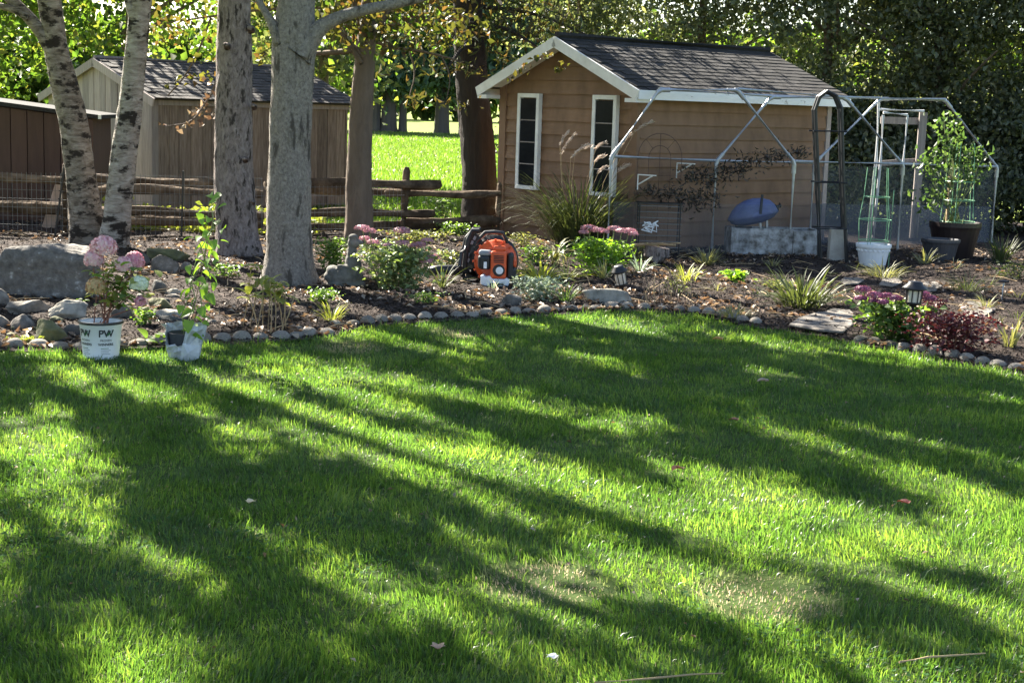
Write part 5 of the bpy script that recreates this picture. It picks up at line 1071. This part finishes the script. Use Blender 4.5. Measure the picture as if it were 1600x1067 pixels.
# ---- hydrangea in its nursery pot
yh_ = 9.55; b = P(158, 558, yh_); np_ = E('nursery_pot', 'white printed nursery pot of pink hydrangea on the lawn edge', 'pot', (b.x, yh_, 0))
PR0, PR1, PH = .108, .134, .232
m = MB(); m.lathe([(0, .003), (PR0, 0), (PR0+.002, .01), (PR1-.004, PH-.02), (PR1, PH-.018), (PR1+.004, PH-.004), (PR1+.003, PH), (PR1-.005, PH), (PR1-.012, PH-.04)], 36); m.build('body', M['whiteplastic'], np_, smooth=True)
m = MB(); m.lathe([(PR1+.0045, PH-.012), (PR1+.007, PH-.008), (PR1+.006, PH+.004), (PR1-.006, PH+.004)], 36); m.build('rim', M['black'], np_)
m = MB(); m.lathe([(PR1-.01, PH-.03), (PR1*.5, PH-.02), (0, PH-.02)], 24); m.build('potting_soil', M['soil'], np_)
def wraptext(txt, size, th0, z0, mat, name, shear=0, bold=0):
    cu = bpy.data.curves.new('t', 'FONT'); cu.body = txt; cu.size = size; cu.align_x = 'CENTER'; cu.offset = bold; cu.shear = shear
    ob = bpy.data.objects.new('t', cu); COL.objects.link(ob); bpy.context.view_layer.update()
    me = bpy.data.meshes.new_from_object(ob.evaluated_get(bpy.context.evaluated_depsgraph_get())); bpy.data.objects.remove(ob)
    bm = bmesh.new(); bm.from_mesh(me); bmesh.ops.subdivide_edges(bm, edges=bm.edges[:], cuts=1); bm.to_mesh(me); bm.free()
    for v in me.vertices:
        z = z0 + v.co.y; r_ = PR0 + (PR1-PR0)*z/PH + .0016; th = th0 + v.co.x/r_; v.co = Vector((math.cos(th)*r_, math.sin(th)*r_, z))
    me.materials.clear(); return link(name, me, mat, np_)
for th in (-PI/2 + .52, -PI/2 - .62):
    wraptext('PW', .062, th, .148, M['ink'], 'printed_logo', 0, .0015); wraptext('PROVEN', .019, th, .118, M['ink'], 'printed_text'); wraptext('WINNERS', .022, th, .092, M['ink'], 'printed_text', 0, .0005)
    m = MB()
    for t in ((-.010, .150), (.012, .186)): pass
    r_ = PR0 + (PR1-PR0)*.17/PH + .0022; pts = []
    for (dx, dz) in ((-.016, -.018), (-.002, -.012), (.010, .002), (.018, .022), (.004, .012), (-.008, -.002)): pts.append((math.cos(th+.12+dx/r_)*r_, math.sin(th+.12+dx/r_)*r_, .168+dz))
    m.add(pts, [(0, 1, 4, 5), (1, 2, 4), (2, 3, 4)]); m.build('printed_leaf', M['inkgreen'], np_)
    for k in range(4):
        z = .072 - k*.012; r_ = PR0 + (PR1-PR0)*z/PH + .0016; m = MB(); seg = []
        for j in range(9): a = th - .26 + .52*j/8*(1 if k % 2 else .8); seg += [(math.cos(a)*r_, math.sin(a)*r_, z), (math.cos(a)*r_, math.sin(a)*r_, z+.0035)]
        m.add(seg, [(2*j, 2*j+2, 2*j+3, 2*j+1) for j in range(8)]); m.build('printed_line', M['inkgreen'] if k == 0 else M['greyplastic'], np_)
hy = E('hydrangea', 'pink panicle hydrangea with one cream bloom growing in the printed pot', 'flowering plant', (b.x, yh_, PH-.03))
HS = pxm(yh_)
for i, (px, py, rp, sq, mt, dy) in enumerate([(162, 389, 21, .95, 'pink', .0), (147, 407, 15, 1.1, 'pink', -.03), (210, 411, 15, 1.15, 'rose', .02), (194, 416, 13, 1.1, 'pink', -.05), (217, 445, 14, .95, 'cream', -.10), (150, 450, 15, 1.05, 'amber', -.10), (219, 473, 8, 1.2, 'rose', -.10)]):
    head(hy, loc_(hy, px, py, yh_ + dy), rp*HS, rp*HS*sq, 900 if rp > 10 else 300, .022, .021, mt, 200+i)
m = MB(); r = random.Random(5)
for (px, py) in ((160, 400), (146, 420), (207, 425), (194, 428), (212, 455), (151, 462), (180, 440), (170, 430), (215, 480), (190, 465)):
    e = loc_(hy, px, py, yh_ + r.uniform(-.06, .04)); s = Vector((r.uniform(-.04, .04), r.uniform(-.04, .04), -.02)); m.tube([s, s.lerp(e, .4) + Vector((0, 0, .03)), e], [.006, .005, .003], 6)
o = m.build('stem', M['redstem'], hy); o['kind'] = 'stuff'
hl_ = ul('green', .62, .5, 5, LG['green'], oval); hly = ul('yellow', .62, .5, 5, LG['yellow'], oval); hlv = unit_leaf('leaf', .6, .5, 5, LG['vine'], oval); hla = unit_leaf('leaf', .6, .6, 5, LG['brown'], oval)
for k in range(170):
    px = r.gauss(183, 24); py = r.uniform(412, 480) + abs(px-183)*.15
    if px < 158 and py > 465: py -= 25
    put_leaf(r.choice([hl_, hly, hly, hla, hlv]), hy, loc_(hy, px, py, yh_ + r.gauss(0, .07)), r.uniform(0, 6.3), r.uniform(-.4, .6), r.uniform(.045, .085), roll=r.uniform(-.5, .5), r=r)
for (px, py, az, L) in ((142, 424, PI*1.05, .06), (140, 470, PI, .05), (128, 468, PI*.9, .045), (155, 475, -1.8, .06), (225, 490, -.4, .05), (230, 460, .1, .05), (200, 440, -1.4, .06)): put_leaf(r.choice([hl_, hly]), hy, loc_(hy, px, py, yh_-.05), az, .1, L, r=r)
# ---- vine in wrapped bucket
vb = P(288, 560, 9.6); bk = E('wrapped_bucket', 'dark pot wrapped in crumpled white plastic holding a climbing vine', 'bucket', (vb.x, 9.6, 0))
m = MB(); m.lathe([(0, .003), (.085, 0), (.10, .17), (.096, .17), (.09, .14), (0, .14)], 24); m.build('inner_pot', M['potgrey'], bk)
rj = random.Random(2); jt = {(i, k): 1 + rj.uniform(-.05, .05)*(1 + i*.5) for i in range(6) for k in range(26)}
m = MB()
V = []; n = 26
for i, (rr_, z) in enumerate([(.095, .0), (.104, .05), (.108, .10), (.116, .15), (.124, .19), (.128, .215)]):
    for k in range(n):
        a = 2*PI*k/n; low = .45 if -2.6 < math.atan2(math.sin(a), math.cos(a)) < -1.3 and i > 1 else 1
        V.append((rr_*math.cos(a)*jt[(i, k)], rr_*math.sin(a)*jt[(i, k)], z*(low if i > 1 else 1) + rj.uniform(-.008, .008) + .004))
m.add(V, [(i*n+k, i*n+(k+1) % n, (i+1)*n+(k+1) % n, (i+1)*n+k) for i in range(5) for k in range(n)]); m.build('plastic_wrap', M['wrap'], bk)
m = MB(); m.add([(.0, -.118, .01), (.05, -.125, .0), (.11, -.09, .02), (.115, -.085, .10), (.10, -.09, .16), (.06, -.12, .11), (.015, -.125, .12), (.05, -.14, .06)], [(0, 1, 7), (1, 2, 7), (2, 3, 7), (3, 4, 5), (3, 5, 7), (5, 6, 7), (6, 0, 7)]); m.build('clear_film', M['film'], bk)
vi = E('climbing_vine', 'tall twining vine with heart-shaped leaves rising from the wrapped bucket', 'plant', (vb.x, 9.6, .13))
m = MB()
for lst in ([(290, 530), (294, 500), (306, 470), (299, 440), (318, 410), (322, 380), (334, 350), (330, 322), (343, 308)], [(293, 530), (302, 500), (315, 480), (312, 450), (328, 430), (318, 400), (312, 380)], [(288, 528), (284, 490), (296, 462), (300, 430), (310, 395), (330, 360), (345, 345)]):
    m.tube([loc_(vi, a, c_, 9.6 + random.uniform(-.04, .04)) for a, c_ in lst], .0035, 5)
o = m.build('stem', M['stem'], vi); o['kind'] = 'stuff'
m = MB(); m.tube([loc_(vi, 292, 535, 9.62), loc_(vi, 338, 318, 9.62)], .004, 5); m.build('support_cane', M['straw'], vi)
vl = unit_leaf('leaf', .85, .6, 6, LG['vine'], heart, .3)
for (px, py, s) in [(346, 311, 16), (328, 309, 13), (337, 327, 13), (352, 362, 15), (340, 350, 12), (311, 392, 18), (330, 400, 14), (295, 420, 13), (341, 412, 11), (301, 456, 17), (328, 434, 15), (291, 458, 14), (322, 468, 18), (312, 486, 14), (300, 492, 16), (296, 507, 16), (290, 521, 16), (301, 530, 14), (283, 482, 12), (316, 376, 16), (301, 376, 11), (336, 446, 11), (318, 450, 13), (306, 412, 12), (322, 420, 12), (333, 388, 12), (309, 440, 13), (296, 440, 11), (286, 505, 13), (309, 515, 15), (330, 372, 12), (345, 380, 10), (326, 345, 12), (315, 500, 11), (305, 470, 12)] + [(r.gauss(308 + (480-yy_)*.14, 11), yy_, r.uniform(9, 14)) for yy_ in range(318, 530, 7)]:
    put_leaf(vl, vi, loc_(vi, px, py - s*.4, 9.6 + r.gauss(0, .06)), r.choice([r.uniform(-.7, .5), r.uniform(2.6, 3.9), -PI/2 + r.uniform(-.6, .6)]), r.uniform(-1.0, .1), s*pxm(9.6)*1.35, roll=r.uniform(-.7, .7), r=r)
# broad leaf plant between the two pots
b = G(262, 541); ho = E('hosta', 'low broad-leaved plant between the printed pot and the wrapped bucket', 'plant', b); hm = unit_leaf('leaf', .62, .9, 6, LG['green'], oval, .4)
for k in range(17): a = r.uniform(0, 6.3); put_leaf(hm, ho, (math.cos(a)*.08 + r.uniform(-.1, .08), math.sin(a)*.05, r.uniform(.0, .08)), a, r.uniform(.3, 1.0), r.uniform(.07, .12), roll=r.uniform(-.3, .3), r=r)
# ---- tall bare stalks with yellow-green tufts
b = G(415, 521); st = E('lily_stalks', 'cluster of tall straw stalks with yellow-green leaf tufts', 'plant', b); lm_ = unit_leaf('leaf', .36, .9, 5, LG['yellow'], None, .3)
for k, (x0, y0, x1, y1) in enumerate([(378, 518, 392, 420), (388, 520, 402, 440), (400, 526, 413, 432), (410, 520, 408, 412), (418, 522, 420, 436), (430, 522, 428, 445), (440, 520, 446, 452), (447, 518, 438, 440), (423, 526, 422, 440), (405, 524, 386, 455), (436, 527, 462, 456), (442, 516, 432, 460)]):
    a = G(x0, y0) - b; e = P(x1, y1, b.y + a.y) - b; m = MB(); m.tube([a, a.lerp(e, .5) + Vector((.01, 0, 0)), e], [.006, .005, .003], 6); m.build('stalk', M['straw'], st)
    if k != 10:
        for j in range(r.randint(4, 7)): p = a.lerp(e, r.uniform(.72, 1)); put_leaf(lm_, st, p, r.uniform(0, 6.3), r.uniform(-.2, .9), r.uniform(.08, .15), r=r)
# ---- sedums with flat heads
def sedum(lab, px, py, w_, h_, heads, n, seed, fm='sedpink', key='sedum', y=None, L=.055, W=.035):
    o = bushy(lab, px, py, w_, h_, n, L, W, key, seed, 'sedum', cat='flowering plant', stems=16); rg = random.Random(seed)
    for i, (hx, hy_, rp) in enumerate(heads):
        yy = o.location.y + rg.uniform(-.12, .12); c = loc_(o, hx, hy_, yy); head(o, c, rp*pxm(yy)*1.2, rp*pxm(yy)*.42*1.2, 190, .018, .016, fm if not isinstance(fm, list) else rg.choice(fm), seed*10+i)
        m = MB(); m.tube([(c.x*.5, c.y*.5, .02), (c.x*.85, c.y*.85, c.z*.6), c], [.006, .005, .004], 5); m.build('flower_stem', M['stem'], o)
    return o
sedum('large pink-flowered sedum clump beside the stone statue', 622, 458, .62, .40, [(566, 357, 11), (577, 361, 9), (583, 379, 9), (571, 373, 8), (628, 360, 11), (633, 363, 7), (629, 380, 10), (649, 384, 8), (668, 376, 8), (655, 381, 6), (678, 402, 9), (666, 408, 9), (672, 404, 6), (660, 383, 7), (606, 383, 6)], 1100, 31, L=.065, W=.04)
sedum('pink-flowered sedum under the tan shed, behind the tilted light', 938, 432, .58, .36, [(920, 357, 11), (934, 360, 10), (944, 362, 7), (960, 358, 10), (972, 361, 9), (983, 362, 11), (912, 363, 7), (990, 366, 7)], 900, 32, key='vine', L=.07, W=.035)
sedum('dark purple sedum with round green leaves around the upright light', 1395, 538, .50, .30, [(1348, 452, 11), (1367, 462, 12), (1385, 463, 11), (1400, 466, 9), (1345, 466, 8), (1442, 459, 9), (1452, 466, 10), (1380, 472, 8), (1365, 470, 7)], 700, 33, fm='sedpurple', key='green', L=.06, W=.05)
bushy('low burgundy-leaved shrub behind the edging stones, beside the purple sedum', 1485, 556, .60, .30, 1200, .045, .024, 'red', 34, 'burgundy_shrub', stems=14, smat='redstem')
bushy('arching burgundy sprays at the shoulder of the red shrub', 1460, 528, .24, .30, 260, .04, .022, 'red', 35, 'burgundy_shrub', stems=8, smat='redstem')
bushy('rust-coloured dry tuft at the foot of the upright light', 1440, 552, .14, .09, 90, .04, .018, 'red', 36, 'dry_tuft', stems=4, smat='redstem')
bushy('silvery grey-green mound at the leaf blower side', 842, 475, .40, .22, 900, .038, .018, 'silver', 37, 'silver_mound')
bushy('shaded leafy bush behind the smooth grey trunk and statue', 520, 428, .34, .34, 480, .055, .028, 'green', 38)
bushy('small dark green plant at the foot of the smooth grey trunk', 505, 478, .26, .13, 240, .04, .025, 'green', 39)
bushy('low weeds in the shaded mulch before the large sedum', 663, 480, .26, .10, 130, .04, .02, 'green', 40)
bushy('bright green lobed plant near the whitewashed trough', 1150, 447, .24, .12, 100, .07, .055, 'vine', 41)
bushy('pale leafy weeds along the fence foot behind the sedum', 655, 385, .75, .16, 420, .045, .035, 'pale', 42, dep=.3)
bushy('leafy weeds at the fence foot beside the dark cedar', 710, 372, .5, .18, 260, .045, .035, 'green', 43, dep=.25)
bushy('wild sapling with small leaves between the lower fence rails', 690, 349, .35, .36, 150, .06, .045, 'tomato', 44, stems=5)
bushy('tangle of dry stems and leaves at the shed corner by the blower', 815, 392, .4, .2, 200, .06, .02, 'pale', 45, smat='twig')
bushy('dusty green plant left of the broad-leaved hosta, behind the pot', 225, 516, .16, .13, 110, .045, .03, 'green', 46)
bushy('small weeds among the rocks under the boulder', 40, 541, .22, .06, 90, .04, .02, 'yellow', 47)
bushy('loose pale weeds between the large sedum and the fence post', 612, 412, .42, .22, 260, .05, .032, 'sedum', 48)
bushy('dusty leafy clump behind the blower tube', 702, 424, .34, .22, 220, .05, .03, 'pale', 49)
bushy('green leafy clump behind the bright yellow daylily', 835, 418, .36, .2, 240, .05, .028, 'green', 50)
bushy('straggly plant between shed-side sedum and log stump', 1000, 412, .3, .2, 160, .05, .022, 'pale', 51, smat='twig')
bushy('brown seedy plant before the stump, above the pale flat rock', 1055, 462, .3, .16, 170, .045, .016, 'pale', 52, smat='twig')
bushy('dull green weeds between the big daylily and trough', 1215, 455, .4, .1, 160, .045, .022, 'pale', 53)
bushy('dull low plants behind the marker stake', 1585, 440, .5, .2, 260, .05, .022, 'grassy', 54)
bushy('small green plant before the scaly trunk', 352, 440, .28, .14, 150, .045, .028, 'green', 55)
# ---- strap-leaved clumps
straps('small yellow daylily clump at the edging beneath the smooth trunk', 518, 509, 24, .16, .07, 'yellow', 51, .8)
straps('spidery green daylily between large sedum and blower tube', 690, 452, 22, .24, .055, 'grassy', 52, .7, (.5, 1.4))
straps('bright yellow-green daylily clump beside the leaf blower', 845, 440, 46, .27, .075, 'yellow', 53, 1.2, (.4, 1.3), rad=.16)
straps('yellow daylily clump before the pink shed-side sedum', 885, 438, 24, .22, .07, 'yellow', 54, 1.1, (.4, 1.3), rad=.1)
straps('striped pale leaf fountain under the tall ornamental grass', 867, 418, 16, .34, .10, 'pale', 55, 2.6, (1.2, 1.5))
straps('dark green grassy clump beside the silvery mound', 883, 479, 30, .17, .05, 'green', 56, .7)
straps('green strap clump at the foot of the tilted light', 945, 442, 20, .20, .07, 'pale', 57, .9)
straps('grey-green strap clump between the stump and tilted light', 1000, 432, 18, .18, .08, 'silver', 58, .9)
straps('dark-tipped pale clump in front of the whitewashed trough', 1105, 418, 44, .19, .07, 'pale', 59, .7, (.6, 1.45), rad=.1)
straps('yellow-green clump in front of the log stump', 1070, 444, 26, .17, .08, 'yellow', 60, .9, rad=.12)
straps('big sprawling daylily clump in the middle of the litter', 1250, 483, 70, .33, .07, 'grassy', 61, .95, (.5, 1.45), rad=.22)
straps('low pale clump right behind the edging stones', 1145, 500, 40, .12, .09, 'pale', 62, .7, (.5, 1.4), rad=.13)
straps('drooping pale clump before the white scalloped pot', 1378, 440, 42, .20, .07, 'pale', 63, 1.1, (.4, 1.4), rad=.16)
straps('small pale clump before the charcoal pot', 1445, 418, 22, .19, .08, 'pale', 64, .7, rad=.07)
straps('tall green grass clump at the end post of the greenhouse', 1562, 414, 46, .28, .05, 'grassy', 65, .5, (.9, 1.5), rad=.1)
straps('yellow-edged iris fan at the end of the edging', 1578, 547, 16, .21, .10, 'pale', 66, .6, (.8, 1.5))
straps('dry brownish grass clump beside the pale marker stake', 1512, 462, 50, .24, .03, 'grassy', 67, 1.3, (.4, 1.4), rad=.14)
straps('sparse pale tuft behind the red shrub flagstone', 1540, 487, 16, .16, .08, 'pale', 68, .9)
straps('tiny pale tuft before the whitewashed trough end', 1207, 420, 14, .14, .08, 'pale', 69, .8)
straps('small tuft beside the spotted stone in front of the blower', 770, 455, 10, .10, .08, 'silver', 70, .9)
rg = random.Random(19)
for i, (px, py, wh) in enumerate([(1085, 470, 'between the dead stems and the edging'), (1180, 465, 'between the bright lobed plant and big daylily'), (1225, 440, 'before the middle of the whitewashed trough'), (1290, 432, 'before the foot of the black trellis'),
                           (1335, 428, 'beside the white scalloped pot'), (1420, 425, 'between the white pot and charcoal pot'), (1310, 480, 'behind the broad grey flagstone'), (1490, 425, 'before the large maroon pot'), (1545, 450, 'behind the pale marker stake'),
                           (1590, 470, 'beyond the pale marker stake'), (1560, 510, 'behind the burgundy shrub'), (1350, 475, 'behind the purple sedum'), (1590, 505, 'behind the yellow-edged iris fan'), (1120, 460, 'beside the bright lobed plant')]):
    straps('sparse dry tuft of thin leaves ' + wh, px, py, rg.randint(7, 13), rg.uniform(.09, .15), .06, rg.choice(['pale', 'grassy', 'pale']), 120+i, .9, (.3, 1.3), 'dry_tuft', .07, 'sparse tufts in the leaf litter')
# dry dark stems
b = G(1035, 480); o = E('dead_stems', 'cluster of dead brown stems behind the pale flat rock', 'plant', b); rg = random.Random(8)
for k in range(26):
    x, y = rg.uniform(-.16, .24), rg.uniform(-.08, .3); m = MB(); m.tube([(x, y, 0), (x + rg.uniform(-.04, .04), y, .12), (x + rg.uniform(-.09, .09), y, rg.uniform(.15, .34))], [.006, .005, .002], 5); m.build('stalk', M['twig'] if k % 3 else M['straw'], o)
# ---- ornamental grass with plumes
b = G(905, 396); og = E('ornamental_grass', 'tall arching ornamental grass with pale plumes in front of the tan shed', 'ornamental grass', b)
m = MB(); rg = random.Random(12)
for k in range(620):
    a = rg.uniform(0, 2*PI); L = rg.uniform(.6, 1.3); m.blade((math.cos(a)*.34*rg.random(), math.sin(a)*.08*rg.random(), 0), a, rg.uniform(1.25, 1.55), L, rg.uniform(.008, .014), rg.uniform(.9, 2.2), 7, .1)
o = m.build('leaves', LG['grassy'], og); o['kind'] = 'stuff'
for i, (x0, y0, x1, y1) in enumerate([(875, 227, 888, 206), (877, 240, 900, 208), (892, 246, 920, 225), (898, 240, 925, 228), (931, 232, 948, 223), (930, 252, 947, 243), (935, 270, 948, 261), (966, 268, 984, 258), (970, 230, 986, 208), (992, 205, 1022, 190)]):
    yy = b.y + rg.uniform(-.25, .1); p0 = P(x0, y0, yy) - b; p1 = P(x1, y1, yy) - b; s = Vector((p0.x*.25, p0.y*.2, .02))
    m = MB(); m.tube([s, s.lerp(p0, .6) + Vector((-.05, 0, .08)), p0, p1], [.004, .003, .0025, .0015], 5); m.build('plume_stalk', M['straw'], og)
    n = 90; t = RNG.random(n); C = np.array(p0)[None]*(1-t[:, None]) + np.array(p1)[None]*t[:, None] + RNG.normal(size=(n, 3))*.008; C[:, 2] += .02*np.sin(t*PI)
    D = np.tile(np.array(p1 - p0), (n, 1))/ (p1-p0).length + RNG.normal(size=(n, 3))*.25; leafmesh('plume', C, D, rdir(n), .05*RNG.uniform(.6, 1.2, n), .007, .1, LG['plume'], og)
# ---- tomatoes
b = P(1489, 360, 18.15); to = E('tomato_plant', 'leafy tomato plants climbing out of the large maroon pot', 'plant', (b.x, 18.15, .42)); rng = np.random.default_rng(77)
spots = [(1465, 250, 1), (1475, 230, 1), (1490, 240, 1), (1508, 245, 1.1), (1522, 235, 1), (1532, 250, .9), (1500, 265, 1), (1470, 280, .8), (1515, 275, .9), (1455, 265, .9), (1482, 200, .9), (1475, 190, .7), (1488, 215, .8), (1460, 300, .6), (1495, 300, .7), (1445, 250, .6), (1530, 270, .7), (1480, 320, .5), (1450, 320, .4), (1437, 300, .4)]
C = np.concatenate([np.array(loc_(to, px, py, 18.15)) + rng.normal(size=(int(34*s), 3))*np.array([.075, .12, .07]) for px, py, s in spots]); n = len(C); D = rdir(n, rng); D[:, 2] -= .7; N = rdir(n, rng); N[:, 1] -= .5
leafmesh('foliage', C, D, N, .085*rng.uniform(.5, 1.2, n), .045*rng.uniform(.6, 1.2, n), .2, LG['tomato'], to, bend=.25)
m = MB(); rg = random.Random(6)
for px, py, s in spots: e = loc_(to, px, py, 18.15); m.tube([(rg.uniform(-.12, .12), rg.uniform(-.1, .1), 0), (e.x*.6, 0, e.z*.55), e], [.008, .006, .003], 5)
o = m.build('stem', M['stem'], to); o['kind'] = 'stuff'
